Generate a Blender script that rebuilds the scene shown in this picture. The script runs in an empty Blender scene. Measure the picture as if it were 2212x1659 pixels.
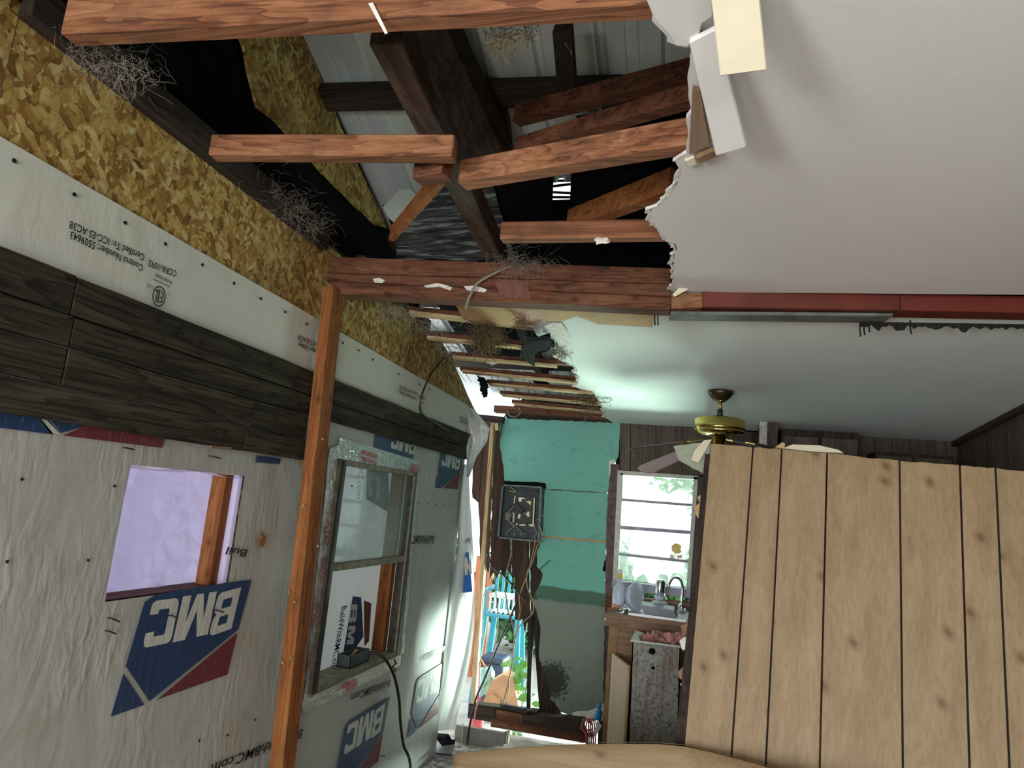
import bpy, bmesh, math, random
from mathutils import Vector, Matrix, noise
random.seed(11)
sc = bpy.context.scene
col = sc.collection
V = Vector

# ------------------------------------------------------------------ camera
# vanishing points measured on the photograph (2212 x 1659) give focal length and attitude
CX, CY = 1106.0, 829.5
VPX, VPY = (-4300.0, 600.0), (1500.0, 1125.0)
FOC = math.sqrt(-((VPX[0]-CX)*(VPY[0]-CX) + (VPX[1]-CY)*(VPY[1]-CY)))
AX = -V((VPX[0]-CX, VPX[1]-CY, FOC)).normalized()
AY = V((VPY[0]-CX, VPY[1]-CY, FOC)).normalized()
AZ = AX.cross(AY).normalized()
ROT = Matrix((AX, AY, AZ))                       # image frame (right, down, forward) -> world
EYE = V((0.0, 0.0, 1.59))
cd = bpy.data.cameras.new('camera')
cam = bpy.data.objects.new('camera', cd)
col.objects.link(cam)
cd.sensor_fit = 'HORIZONTAL'
cd.sensor_width = 36.0
cd.lens = FOC*36.0/2212.0
cd.clip_start = 0.02
r_, u_, b_ = ROT @ V((1, 0, 0)), ROT @ V((0, -1, 0)), ROT @ V((0, 0, -1))
cam.matrix_world = Matrix(((r_.x, u_.x, b_.x, EYE.x), (r_.y, u_.y, b_.y, EYE.y),
                           (r_.z, u_.z, b_.z, EYE.z), (0, 0, 0, 1)))
sc.camera = cam

# ------------------------------------------------------------------ world, lamps, exposure
sc.view_settings.view_transform = 'Standard'
sc.view_settings.look = 'None'
sc.view_settings.exposure = -0.05
sc.view_settings.gamma = 1.0
sc.view_settings.use_curve_mapping = False
cyc = sc.cycles
cyc.use_adaptive_sampling = True
cyc.adaptive_threshold = 0.05
cyc.use_light_tree = False
cyc.max_bounces = 5
cyc.diffuse_bounces = 3
cyc.glossy_bounces = 2
cyc.transmission_bounces = 4
cyc.transparent_max_bounces = 8
cyc.caustics_reflective = False
cyc.caustics_refractive = False
wd = bpy.data.worlds.new('overcast_sky')
sc.world = wd
wd.use_nodes = True
bgn = wd.node_tree.nodes['Background']
bgn.inputs[0].default_value = (0.86, 0.95, 1.0, 1)
bgn.inputs[1].default_value = 1.9


def area(name, loc, target, sx, sy, power, color):
    ld = bpy.data.lights.new(name, 'AREA')
    ld.shape = 'RECTANGLE'
    ld.size, ld.size_y, ld.energy, ld.color = sx, sy, power, color
    o = bpy.data.objects.new(name, ld)
    col.objects.link(o)
    o.location = loc
    o.rotation_euler = (V(target)-V(loc)).to_track_quat('-Z', 'Y').to_euler()
    return o


# daylight through the side window and the doorway behind the camera
area('side_window_daylight', (-1.62, -1.45, 1.45), (0.4, 1.6, 2.1), 0.85, 0.85, 96, (1.0, 0.985, 0.965))
area('doorway_daylight', (-0.62, -2.72, 1.15), (-0.9, 2.0, 1.7), 0.95, 1.9, 52, (1.0, 0.99, 0.96))
area('rear_fill_daylight', (0.85, -2.72, 1.3), (-1.5, 1.6, 2.0), 1.0, 1.0, 52, (0.97, 1.0, 0.97))  # unseen lamp added at the rear to brighten the wrapped wall
# unseen area lamp added below the sill, standing in for bounce off the yard
area('yard_bounce_fill', (0.30, 7.3, 0.20), (-0.05, 5.5, 2.0), 1.2, 1.0, 610, (0.76, 1.0, 0.86))
area('side_yard_daylight', (-2.3, 5.6, 1.0), (-1.2, 4.2, 1.6), 1.0, 1.6, 22, (0.92, 1.0, 0.97))
# daylight on the outside of the wrapped wall
area('west_daylight', (-3.3, 2.2, 1.5), (-1.6, 2.3, 1.3), 3.4, 1.8, 7, (0.90, 0.86, 1.0))

# ------------------------------------------------------------------ measuring helpers
W = -1.51          # inner face of the wrapped wall
H = 2.443          # near ceiling
D = 5.0            # far wall
RW = 1.62          # right wall


def ray(px, py):
    return ROT @ V((px-CX, py-CY, FOC))


def on(px, py, **k):
    a, v = next(iter(k.items()))
    d = ray(px, py)
    i = 'xyz'.index(a)
    return EYE + d*((v-EYE[i])/d[i])


def onp(px, py, p0, n):
    d = ray(px, py)
    return EYE + d*((V(p0)-EYE).dot(n)/d.dot(n))


def LW(px, py, off=0.0):
    return on(px, py, x=W+off)


def FWL(px, py, y=D):
    return on(px, py, y=y)


KN = V((0, 0.0792, 1.0)).normalized()
KP = V((0, 2.6, 2.43))


def KC(px, py, dz=0.0):
    return onp(px, py, KP+V((0, 0, dz)), KN)


def kz(y):
    return 2.43-0.0792*(y-2.6)


RS = 0.43          # roof pitch over the near room
RN = V((0, RS, 1.0)).normalized()


def rz(y):
    return 3.268-RS*(y-2.061) if y < 3.0 else 2.864-0.235*(y-3.0)


def RF(px, py, dz=0.0):
    return onp(px, py, V((0, 2.061, 3.268+dz)), RN)


# ------------------------------------------------------------------ mesh helpers
class MB:
    def __init__(s):
        s.v, s.f = [], []

    def add(s, vs, fs):
        n = len(s.v)
        s.v += [V(p) for p in vs]
        s.f += [tuple(i+n for i in f) for f in fs]
        return s

    def hexa(s, p):
        return s.add(p, [(0, 3, 2, 1), (4, 5, 6, 7), (0, 1, 5, 4), (1, 2, 6, 5), (2, 3, 7, 6), (3, 0, 4, 7)])

    def box(s, a, b):
        x0, y0, z0 = (min(a[i], b[i]) for i in range(3))
        x1, y1, z1 = (max(a[i], b[i]) for i in range(3))
        return s.hexa([(x0, y0, z0), (x1, y0, z0), (x1, y1, z0), (x0, y1, z0),
                       (x0, y0, z1), (x1, y0, z1), (x1, y1, z1), (x0, y1, z1)])

    def bar(s, a, b, w, h, up=(0, 0, 1), roll=0.0):
        """rectangular bar from a to b, w sideways, h along up"""
        a, b = V(a), V(b)
        d = (b-a).normalized()
        u = V(up)
        u = (u-d*u.dot(d)).normalized()
        if roll:
            u = Matrix.Rotation(roll, 3, d) @ u
        r = d.cross(u)
        c = [(-1, -1), (1, -1), (1, 1), (-1, 1)]
        return s.hexa([a+r*(i*w/2)+u*(j*h/2) for i, j in c]+[b+r*(i*w/2)+u*(j*h/2) for i, j in c])

    def prism(s, poly, vec):
        n = len(poly)
        poly = [V(p) for p in poly]
        vec = V(vec)
        nn = V((0, 0, 0))
        for i in range(n):
            nn += poly[i].cross(poly[(i+1) % n])
        if nn.dot(vec) < 0:
            poly = poly[::-1]
        vs = poly+[p+vec for p in poly]
        return s.add(vs, [tuple(range(n))[::-1], tuple(range(n, 2*n))]
                     + [(i, (i+1) % n, n+(i+1) % n, n+i) for i in range(n)])

    def tube(s, pts, r, n=6, cap=True):
        pts = [V(p) for p in pts]
        m = len(pts)
        rr = r if isinstance(r, (list, tuple)) else [r]*m
        vs, fs = [], []
        ref = V((0.3, 0.5, 0.81))
        for i, p in enumerate(pts):
            d = (pts[min(i+1, m-1)]-pts[max(i-1, 0)])
            d = d.normalized() if d.length > 1e-9 else V((0, 0, 1))
            a = d.cross(ref)
            if a.length < 0.05:
                a = d.cross(V((1, 0, 0)))
            a.normalize()
            b = d.cross(a)
            for k in range(n):
                t = 2*math.pi*k/n
                vs.append(p+(a*math.cos(t)+b*math.sin(t))*rr[i])
        for i in range(m-1):
            for k in range(n):
                fs.append((i*n+k, i*n+(k+1) % n, (i+1)*n+(k+1) % n, (i+1)*n+k))
        if cap:
            fs.append(tuple(range(n))[::-1])
            fs.append(tuple(range((m-1)*n, m*n)))
        return s.add(vs, fs)

    def lathe(s, prof, c, n=24, axis=None):
        c = V(c)
        q = Matrix.Identity(3) if axis is None else V((0, 0, 1)).rotation_difference(V(axis)).to_matrix()
        vs, fs = [], []
        for (r, z) in prof:
            for k in range(n):
                t = 2*math.pi*k/n
                vs.append(c+q @ V((r*math.cos(t), r*math.sin(t), z)))
        for i in range(len(prof)-1):
            for k in range(n):
                fs.append((i*n+k, i*n+(k+1) % n, (i+1)*n+(k+1) % n, (i+1)*n+k))
        fs.append(tuple(range(n))[::-1])
        fs.append(tuple(range((len(prof)-1)*n, len(prof)*n)))
        return s.add(vs, fs)

    def blob(s, c, rad, seed=0, n=2, amp=0.25):
        bm = bmesh.new()
        bmesh.ops.create_icosphere(bm, subdivisions=n, radius=1.0)
        c = V(c)
        vs = []
        for v in bm.verts:
            k = 1+amp*noise.noise(v.co*1.7+V((seed*3.1, seed*1.7, seed)))*2
            vs.append(c+V((v.co.x*rad[0], v.co.y*rad[1], v.co.z*rad[2]))*k)
        fs = [tuple(v.index for v in f.verts) for f in bm.faces]
        bm.free()
        return s.add(vs, fs)

    def grid(s, fn, nu, nv, skip=None):
        vs = [fn(i/nu, j/nv) for j in range(nv+1) for i in range(nu+1)]
        fs = []
        for j in range(nv):
            for i in range(nu):
                if skip and skip((i+.5)/nu, (j+.5)/nv):
                    continue
                a = j*(nu+1)+i
                fs.append((a, a+1, a+nu+2, a+nu+1))
        return s.add(vs, fs)


WLOC = {}


def mk(name, mb, mat, parent=None, label=None, cat=None, group=None, kind=None, smooth=False, bevel=0.0, solid=0.0, base=None):
    xs, ys, zs = [p.x for p in mb.v], [p.y for p in mb.v], [p.z for p in mb.v]
    base = V(base) if base is not None else V(((min(xs)+max(xs))/2, (min(ys)+max(ys))/2, min(zs)))
    me = bpy.data.meshes.new(name)
    me.from_pydata([tuple(p-base) for p in mb.v], [], mb.f)
    me.update()
    if smooth:
        for p in me.polygons:
            p.use_smooth = True
    me.materials.append(mat)
    o = bpy.data.objects.new(name, me)
    col.objects.link(o)
    place(o, base, parent)
    tag(o, label, cat, group, kind)
    if solid:
        m = o.modifiers.new('thickness', 'SOLIDIFY')
        m.thickness = solid
    if bevel:
        m = o.modifiers.new('edges', 'BEVEL')
        m.width = bevel
        m.segments = 1
        m.limit_method = 'ANGLE'
        m.angle_limit = 0.9
    return o


def place(o, base, parent):
    base = V(base)
    WLOC[o] = base
    if parent is not None:
        o.parent = parent
        o.location = base-WLOC[parent]
    else:
        o.location = base


def tag(o, label=None, cat=None, group=None, kind=None):
    if label:
        o['label'] = label
    if cat:
        o['category'] = cat
    if group:
        o['group'] = group
    if kind:
        o['kind'] = kind
    return o


def root(name, base, label=None, cat=None, group=None, kind=None):
    o = bpy.data.objects.new(name, None)
    o.empty_display_size = 0.05
    col.objects.link(o)
    place(o, base, None)
    tag(o, label, cat, group, kind)
    return o


def rag(pts, amp=0.01, step=0.03, seed=1, closed=False, axes=(1, 1, 1)):
    """torn edge: subdivide a polyline and jitter it"""
    rnd = random.Random(seed)
    out = []
    n = len(pts)
    for i in range(n if closed else n-1):
        a, b = V(pts[i]), V(pts[(i+1) % n])
        k = max(1, int((b-a).length/step))
        for j in range(k):
            p = a+(b-a)*(j/k)
            if j or i:
                p = p+V((rnd.uniform(-amp, amp)*axes[0], rnd.uniform(-amp, amp)*axes[1], rnd.uniform(-amp, amp)*axes[2]))
            out.append(p)
    if not closed:
        out.append(V(pts[-1]))
    return out


# ------------------------------------------------------------------ materials
class NT:
    def __init__(s, name):
        s.m = bpy.data.materials.new(name)
        s.m.use_nodes = True
        s.t = s.m.node_tree
        s.b = s.t.nodes['Principled BSDF']
        s.out = s.t.nodes['Material Output']
        s.tc = None

    def n(s, typ, **k):
        nd = s.t.nodes.new(typ)
        for a, v in k.items():
            setattr(nd, a, v)
        return nd

    def lk(s, a, b):
        s.t.links.new(a, b)

    def set(s, nd, **k):
        for a, v in k.items():
            a = a.replace('_', ' ')
            if hasattr(v, 'is_output'):
                s.lk(v, nd.inputs[a])
            else:
                nd.inputs[a].default_value = v
        return nd

    def coord(s, scale=(1, 1, 1), rot=(0, 0, 0), rnd=0.0):
        if s.tc is None:
            s.tc = s.n('ShaderNodeTexCoord').outputs['Object']
        src = s.tc
        if rnd:
            oi = s.n('ShaderNodeObjectInfo')
            ma = s.n('ShaderNodeVectorMath', operation='SCALE')
            cv = s.n('ShaderNodeCombineXYZ')
            for i in range(3):
                s.lk(oi.outputs['Random'], cv.inputs[i])
            s.lk(cv.outputs[0], ma.inputs[0])
            ma.inputs['Scale'].default_value = rnd
            ad = s.n('ShaderNodeVectorMath', operation='ADD')
            s.lk(src, ad.inputs[0])
            s.lk(ma.outputs[0], ad.inputs[1])
            src = ad.outputs[0]
        mp = s.n('ShaderNodeMapping')
        s.lk(src, mp.inputs['Vector'])
        mp.inputs['Scale'].default_value = scale
        mp.inputs['Rotation'].default_value = rot
        return mp.outputs[0]

    def noise(s, vec, scale, detail=4, rough=0.55, dist=0.0):
        nd = s.n('ShaderNodeTexNoise')
        s.lk(vec, nd.inputs['Vector'])
        s.set(nd, Scale=scale, Detail=detail, Roughness=rough, Distortion=dist)
        return nd.outputs['Fac']

    def vor(s, vec, scale, feature='F1', rnd=1.0):
        nd = s.n('ShaderNodeTexVoronoi', feature=feature)
        s.lk(vec, nd.inputs['Vector'])
        s.set(nd, Scale=scale, Randomness=rnd)
        return nd

    def ramp(s, fac, stops, interp='LINEAR'):
        nd = s.n('ShaderNodeValToRGB')
        nd.color_ramp.interpolation = interp
        e = nd.color_ramp.elements
        while len(e) < len(stops):
            e.new(0.5)
        for el, (p, c) in zip(e, stops):
            el.position = p
            el.color = (c[0], c[1], c[2], 1) if isinstance(c, (tuple, list)) else (c, c, c, 1)
        s.lk(fac, nd.inputs[0])
        return nd.outputs['Color']

    def mix(s, fac, a, b, mode='MIX'):
        nd = s.n('ShaderNodeMix', data_type='RGBA', blend_type=mode)
        for v, i in ((fac, 0), (a, 6), (b, 7)):
            if hasattr(v, 'is_output'):
                s.lk(v, nd.inputs[i])
            elif i == 0:
                nd.inputs[0].default_value = v
            else:
                nd.inputs[i].default_value = (v[0], v[1], v[2], 1)
        return nd.outputs[2]

    def math(s, op, a, b=0.0):
        nd = s.n('ShaderNodeMath', operation=op)
        for i, v in enumerate((a, b)):
            if hasattr(v, 'is_output'):
                s.lk(v, nd.inputs[i])
            else:
                nd.inputs[i].default_value = v
        return nd.outputs[0]

    def color(s, c):
        if hasattr(c, 'is_output'):
            s.lk(c, s.b.inputs['Base Color'])
        else:
            s.b.inputs['Base Color'].default_value = (c[0], c[1], c[2], 1)

    def bump(s, h, strength=0.4, dist=0.01):
        nd = s.n('ShaderNodeBump')
        s.lk(h, nd.inputs['Height'])
        nd.inputs['Strength'].default_value = strength
        nd.inputs['Distance'].default_value = dist
        s.lk(nd.outputs[0], s.b.inputs['Normal'])

    def surf(s, rough=0.6, metal=0.0, spec=0.5):
        if hasattr(rough, 'is_output'):
            s.lk(rough, s.b.inputs['Roughness'])
        else:
            s.b.inputs['Roughness'].default_value = rough
        s.b.inputs['Metallic'].default_value = metal
        s.b.inputs['Specular IOR Level'].default_value = spec
        return s.m


def plain(name, c, rough=0.6, metal=0.0, spec=0.5, var=0.12, scale=14, bump=0.0):
    t = NT(name)
    f = t.noise(t.coord(rnd=3.0), scale, 5)
    d = tuple(x*(1-var*2) for x in c)
    l = tuple(min(1, x*(1+var)) for x in c)
    t.color(t.ramp(f, [(0.3, d), (0.7, l)]))
    if bump:
        t.bump(f, bump, 0.004)
    return t.surf(rough, metal, spec)


def wood(name, axis, dark, mid, light, rough=0.75, grain=1.0, knots=True, dirt=0.0, bump=0.35, knot_scale=5.0, ring=0.16):
    """board running along axis 0/1/2; fine lengthwise grain, rings and knots"""
    t = NT(name)
    sc1 = [150*grain]*3
    sc1[axis] = 2.2*grain
    sc2 = [11*grain]*3
    sc2[axis] = 0.75*grain
    sc3 = [22*grain]*3
    sc3[axis] = 0.5*grain
    a = t.noise(t.coord(sc1, rnd=9.0), 1.0, 3, 0.6, 0.0)
    m = t.noise(t.coord(sc3, rnd=9.0), 1.0, 3, 0.5, 0.0)
    b = t.noise(t.coord(sc2, rnd=9.0), 1.0, 3, 0.5, 0.0)
    rings = t.math('FRACT', t.math('MULTIPLY', b, 11.0))
    rings = t.math('POWER', rings, 2.5)
    f = t.math('ADD', t.math('MULTIPLY', a, 0.42), t.math('ADD', t.math('MULTIPLY', m, 0.62), t.math('MULTIPLY', rings, -ring)))
    f = t.math('ADD', f, ring*0.35)
    c = t.ramp(f, [(0.34, dark), (0.52, mid), (0.72, light)])
    h = f
    if knots:
        sx = t.n('ShaderNodeSeparateXYZ')
        t.lk(t.coord((1, 1, 1), rnd=7.0), sx.inputs[0])
        oth = [i for i in range(3) if i != axis]
        cm = t.n('ShaderNodeCombineXYZ')
        t.lk(t.math('MULTIPLY', sx.outputs[axis], knot_scale*0.8), cm.inputs[0])
        t.lk(t.math('MULTIPLY', t.math('ADD', sx.outputs[oth[0]], sx.outputs[oth[1]]), knot_scale*1.2), cm.inputs[1])
        vk = t.n('ShaderNodeTexVoronoi', voronoi_dimensions='2D')
        t.lk(cm.outputs[0], vk.inputs['Vector'])
        t.set(vk, Scale=1.0, Randomness=1.0)
        kd = t.ramp(vk.outputs['Distance'], [(0.025, 1.0), (0.055, 0.5), (0.11, 0.0)])
        kr = t.ramp(vk.outputs['Color'], [(0.18, 0.0), (0.22, 1.0)])
        kf = t.math('MULTIPLY', kd, kr)
        c = t.mix(t.math('MULTIPLY', kf, 0.8), c, (mid[0]*0.42, mid[1]*0.33, mid[2]*0.25))
    if dirt:
        dn = t.noise(t.coord((1, 1, 1), rnd=5.0), 7.0, 6, 0.7)
        c = t.mix(t.math('MULTIPLY', t.ramp(dn, [(0.5, 0.0), (0.68, 1.0)]), dirt), c, (0.035, 0.028, 0.022))
    t.color(c)
    t.bump(h, bump, 0.003)
    return t.surf(rough, 0, 0.3)


MAT = {}
for ax, an in ((0, 'x'), (1, 'y'), (2, 'z')):
    MAT['red_'+an] = wood('aged_red_pine_'+an, ax, (0.10, 0.034, 0.016), (0.27, 0.108, 0.050), (0.42, 0.20, 0.105), dirt=0.45)
    MAT['old_'+an] = wood('dusty_brown_lumber_'+an, ax, (0.042, 0.014, 0.007), (0.140, 0.050, 0.024), (0.23, 0.098, 0.052), dirt=0.5)
    MAT['umber_'+an] = wood('umber_sheathing_'+an, ax, (0.016, 0.008, 0.005), (0.046, 0.022, 0.013), (0.09, 0.046, 0.028), dirt=0.5)
    MAT['grime_'+an] = wood('grimy_grey_brown_lumber_'+an, ax, (0.035, 0.021, 0.015), (0.082, 0.050, 0.036), (0.16, 0.105, 0.078), dirt=0.6)
    MAT['dark_'+an] = wood('sooty_lumber_'+an, ax, (0.012, 0.008, 0.006), (0.035, 0.022, 0.016), (0.075, 0.05, 0.038), dirt=0.6)
    MAT['stud_'+an] = wood('orange_fir_stud_'+an, ax, (0.13, 0.038, 0.010), (0.29, 0.098, 0.026), (0.43, 0.18, 0.058), dirt=0.35)
    MAT['pine_'+an] = wood('raw_pine_'+an, ax, (0.40, 0.235, 0.115), (0.62, 0.42, 0.235), (0.76, 0.58, 0.37), dirt=0.12)
    MAT['panel_'+an] = wood('printed_pine_panelling_'+an, ax, (0.30, 0.20, 0.108), (0.375, 0.260, 0.143), (0.445, 0.325, 0.195), rough=0.5, grain=0.7, bump=0.04, knot_scale=3.9, ring=0.09)
    MAT['brown_'+an] = wood('brown_panelling_'+an, ax, (0.045, 0.030, 0.022), (0.085, 0.060, 0.044), (0.13, 0.098, 0.074), rough=0.55, knots=False)
    MAT['weather_'+an] = wood('weathered_grey_board_'+an, ax, (0.012, 0.011, 0.006), (0.034, 0.031, 0.019), (0.080, 0.073, 0.048), rough=0.9, grain=1.2, dirt=0.4, bump=0.8, ring=0.25)
    MAT['tan_'+an] = wood('kitchen_joist_'+an, ax, (0.34, 0.19, 0.09), (0.60, 0.41, 0.21), (0.74, 0.58, 0.36), dirt=0.2)
    MAT['cab_'+an] = wood('cabinet_wood_'+an, ax, (0.17, 0.085, 0.045), (0.27, 0.15, 0.085), (0.37, 0.225, 0.14), rough=0.5, knots=False)


def osb(name):
    """pressed board of long overlapping wood flakes lying every which way"""
    t = NT(name)
    cols = [(0.0, (0.24, 0.115, 0.028)), (0.25, (0.45, 0.25, 0.062)), (0.55, (0.60, 0.385, 0.112)), (0.8, (0.74, 0.52, 0.18)), (1.0, (0.84, 0.66, 0.30))]
    base, hh = None, None
    for i, ang in enumerate((0.25, -0.6, 1.15, 2.2, -1.3, 0.7)):
        vec = t.coord((1, 1, 1))
        mp = t.n('ShaderNodeMapping')
        t.lk(vec, mp.inputs['Vector'])
        mp.inputs['Rotation'].default_value = (ang, 0, 0)
        mp.inputs['Location'].default_value = (0, i*3.7, i*1.3)
        sx = t.n('ShaderNodeSeparateXYZ')
        t.lk(mp.outputs[0], sx.inputs[0])
        cm = t.n('ShaderNodeCombineXYZ')
        t.lk(t.math('MULTIPLY', sx.outputs[1], 19.0+3*i), cm.inputs[0])
        t.lk(t.math('MULTIPLY', sx.outputs[2], 98.0-8*i), cm.inputs[1])
        vo = t.n('ShaderNodeTexVoronoi', voronoi_dimensions='2D', distance='CHEBYCHEV' if i % 2 else 'EUCLIDEAN')
        t.lk(cm.outputs[0], vo.inputs['Vector'])
        t.set(vo, Scale=1.0, Randomness=0.9)
        sep = t.n('ShaderNodeSeparateColor')
        t.lk(vo.outputs['Color'], sep.inputs[0])
        c = t.ramp(sep.outputs[0], cols)
        fib = t.noise(cm.outputs[0], 5.0, 2, 0.5)
        c = t.mix(0.5, c, t.ramp(fib, [(0.3, 0.55), (0.7, 1.0)]), 'MULTIPLY')
        edge = t.ramp(vo.outputs['Distance'], [(0.45, 1.0), (0.75, 0.55)])
        c = t.mix(1.0, c, edge, 'MULTIPLY')
        h = sep.outputs[2]
        if base is None:
            base, hh = c, h
        else:
            mask = t.ramp(sep.outputs[1], [(0.64, 0.0), (0.65, 1.0)])
            base = t.mix(mask, base, c)
            hh = t.mix(mask, hh, h)
    st = t.noise(t.coord((1, 1, 1)), 1.7, 4, 0.6)
    base = t.mix(t.ramp(st, [(0.5, 0.0), (0.75, 0.6)]), base, (0.17, 0.085, 0.03))
    t.color(base)
    t.bump(hh, 0.35, 0.002)
    return t.surf(0.7, 0, 0.35)


MAT['osb'] = osb('oriented_strand_board')


def wrapmat(name, tint, stain=0.5, wr=1.0, rough=0.42, transl=0.0):
    t = NT(name)
    f1 = t.noise(t.coord((1, 2.2, 0.8), (0.55, 0, 0)), 4.0, 3, 0.5, 0.8)
    f2 = t.noise(t.coord((1, 15, 6.0), (-0.3, 0, 0)), 2.2, 2, 0.5, 0.5)
    rid = t.math('MULTIPLY', t.math('ABSOLUTE', t.math('SUBTRACT', f1, 0.5)), 0.55)
    msk = t.ramp(t.noise(t.coord((1, 1, 1)), 2.6, 2, 0.5), [(0.42, 0.05), (0.62, 1.0)])
    h = t.math('ADD', t.math('MULTIPLY', rid, -1.0), t.math('MULTIPLY', t.math('MULTIPLY', f2, msk), 0.55))
    s1 = t.noise(t.coord((1, 1, 1)), 3.1, 6, 0.7, 0.6)
    s2 = t.noise(t.coord((1, 1, 1)), 60.0, 3, 0.6)
    c = t.mix(t.math('MULTIPLY', t.ramp(s1, [(0.52, 0.0), (0.74, 1.0)]), stain), tint, (tint[0]*0.66, tint[1]*0.58, tint[2]*0.42))
    c = t.mix(t.math('MULTIPLY', t.ramp(s2, [(0.66, 0.0), (0.74, 1.0)]), 0.25*stain), c, (0.25, 0.22, 0.17))
    t.color(c)
    t.bump(h, 0.5*wr, 0.02)
    t.surf(rough, 0, 0.45)
    if transl:
        tr = t.n('ShaderNodeBsdfTranslucent')
        t.lk(c, tr.inputs['Color'])
        mx = t.n('ShaderNodeMixShader')
        mx.inputs[0].default_value = transl
        t.lk(t.b.outputs[0], mx.inputs[1])
        t.lk(tr.outputs[0], mx.inputs[2])
        t.lk(mx.outputs[0], t.out.inputs['Surface'])
    return t.m


MAT['wrap'] = wrapmat('house_wrap_film', (0.50, 0.505, 0.47), 0.55, 1.0)
MAT['wrap_clean'] = wrapmat('smooth_house_wrap_film', (0.80, 0.82, 0.74), 0.2, 0.35)
MAT['wrap_lav'] = wrapmat('backlit_house_wrap_film', (0.62, 0.56, 0.82), 0.0, 0.8, 0.3, 0.32)
MAT['wrap_out'] = wrapmat('outer_house_wrap_film', (0.66, 0.68, 0.65), 0.1, 0.6, 0.4, 0.18)


def ink(name, c):
    t = NT(name)
    f2 = t.noise(t.coord((1, 26, 5), (-0.25, 0, 0)), 1.6, 3, 0.6, 0.7)
    s2 = t.noise(t.coord((1, 60, 14)), 2.0, 3, 0.6)
    t.color(t.mix(t.ramp(s2, [(0.62, 0.0), (0.8, 0.35)]), c, (0.5, 0.5, 0.48)))
    t.bump(f2, 0.5, 0.006)
    return t.surf(0.42, 0, 0.45)


MAT['ink_blue'] = ink('printed_navy_ink', (0.018, 0.050, 0.135))
MAT['ink_red'] = ink('printed_maroon_ink', (0.165, 0.030, 0.040))
MAT['ink_black'] = ink('printed_black_ink', (0.02, 0.022, 0.02))
MAT['ink_white'] = ink('unprinted_wrap_letter', (0.62, 0.62, 0.57))
MAT['ink_crimson'] = plain('printed_red_ink', (0.60, 0.05, 0.08), 0.5)
MAT['ink_sky'] = ink('printed_bright_blue_ink', (0.02, 0.16, 0.52))


def foil():
    t = NT('crinkled_foil_tape')
    f = t.vor(t.coord((1, 1, 1), (0.6, 0, 0)), 55.0)
    g = t.noise(t.coord((1, 6, 1)), 14.0, 5, 0.65, 1.0)
    t.color((0.74, 0.80, 0.77))
    t.bump(t.math('ADD', t.math('MULTIPLY', f.outputs['Distance'], 0.5), g), 0.9, 0.01)
    return t.surf(0.24, 0.85)


MAT['foil'] = foil()
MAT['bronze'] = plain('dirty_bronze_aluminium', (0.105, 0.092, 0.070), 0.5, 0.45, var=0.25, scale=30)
MAT['bronze_lit'] = plain('lit_bronze_rail', (0.30, 0.28, 0.20), 0.6, 0.2, var=0.25, scale=30)  # lit copy of the bronze: light put into the rail colour


def ceil_mat(name, c, stain):
    t = NT(name)
    a = t.noise(t.coord((1, 1, 1)), 1.6, 4, 0.6)
    b = t.noise(t.coord((1, 1, 1)), 130.0, 2, 0.5)
    cc = t.mix(t.math('MULTIPLY', t.ramp(a, [(0.45, 0.0), (0.75, 1.0)]), stain), c, tuple(x*0.82 for x in c))
    sp = t.noise(t.coord((1, 1, 1)), 22.0, 2, 0.5)
    cc = t.mix(t.ramp(sp, [(0.765, 0.0), (0.79, 0.5)]), cc, (0.2, 0.18, 0.15))
    t.color(cc)
    t.bump(b, 0.12, 0.002)
    return t.surf(0.85, 0, 0.25)


MAT['ceiling'] = ceil_mat('painted_ceiling_board', (0.80, 0.775, 0.775), 0.35)
MAT['kceiling'] = ceil_mat('kitchen_ceiling_board', (0.80, 0.84, 0.82), 0.25)
MAT['gypsum'] = plain('torn_gypsum', (0.84, 0.80, 0.73), 0.9, bump=0.12, scale=40)
MAT['kraft'] = plain('brown_gypsum_paper', (0.60, 0.39, 0.19), 0.8, var=0.10, scale=9)
MAT['kraft_dark'] = plain('torn_brown_paper', (0.32, 0.19, 0.10), 0.85, var=0.2, scale=20)
MAT['cream'] = plain('cream_painted_trim', (0.82, 0.75, 0.56), 0.5, var=0.04)
MAT['whitewood'] = plain('white_painted_trim', (0.82, 0.80, 0.78), 0.5, var=0.03)
MAT['redpaint'] = plain('oxblood_painted_wood', (0.155, 0.030, 0.018), 0.45, var=0.18, scale=6)
MAT['greypaint'] = plain('grey_green_painted_wood', (0.15, 0.165, 0.145), 0.7, var=0.2)
MAT['tar'] = plain('black_tar_paper', (0.007, 0.007, 0.008), 0.9, spec=0.1, var=0.3)
MAT['soot'] = plain('sooty_dark_board', (0.014, 0.012, 0.010), 0.9, var=0.4, scale=5)


def wetblack_glints():
    t = NT('wet_black_plywood_glints')
    f = t.noise(t.coord((2.2, 22, 8), (0, 0, 0.25), rnd=2.0), 2.2, 5, 0.65, 0.4)
    t.color(t.ramp(f, [(0.35, (0.012, 0.013, 0.016)), (0.52, (0.07, 0.075, 0.08)), (0.7, (0.50, 0.53, 0.55))]))  # pale streaks paint daylight reflected in the panel
    t.bump(f, 0.5, 0.01)
    return t.surf(t.ramp(f, [(0.3, 0.12), (0.7, 0.35)]), 0, 0.9)


MAT['wetblack_glints'] = wetblack_glints()
MAT['sheet'] = plain('white_roof_metal', (0.62, 0.68, 0.63), 0.45, 0.0, 0.5, var=0.08, scale=5)
MAT['sheet_lit'] = plain('daylit_roof_metal', (0.55, 0.60, 0.63), 0.4, 0.0, 0.5, var=0.05, scale=5)  # copy of the roof metal with cool daylight put into its colour


GBASE = V((-0.85, D, 0))


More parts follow.
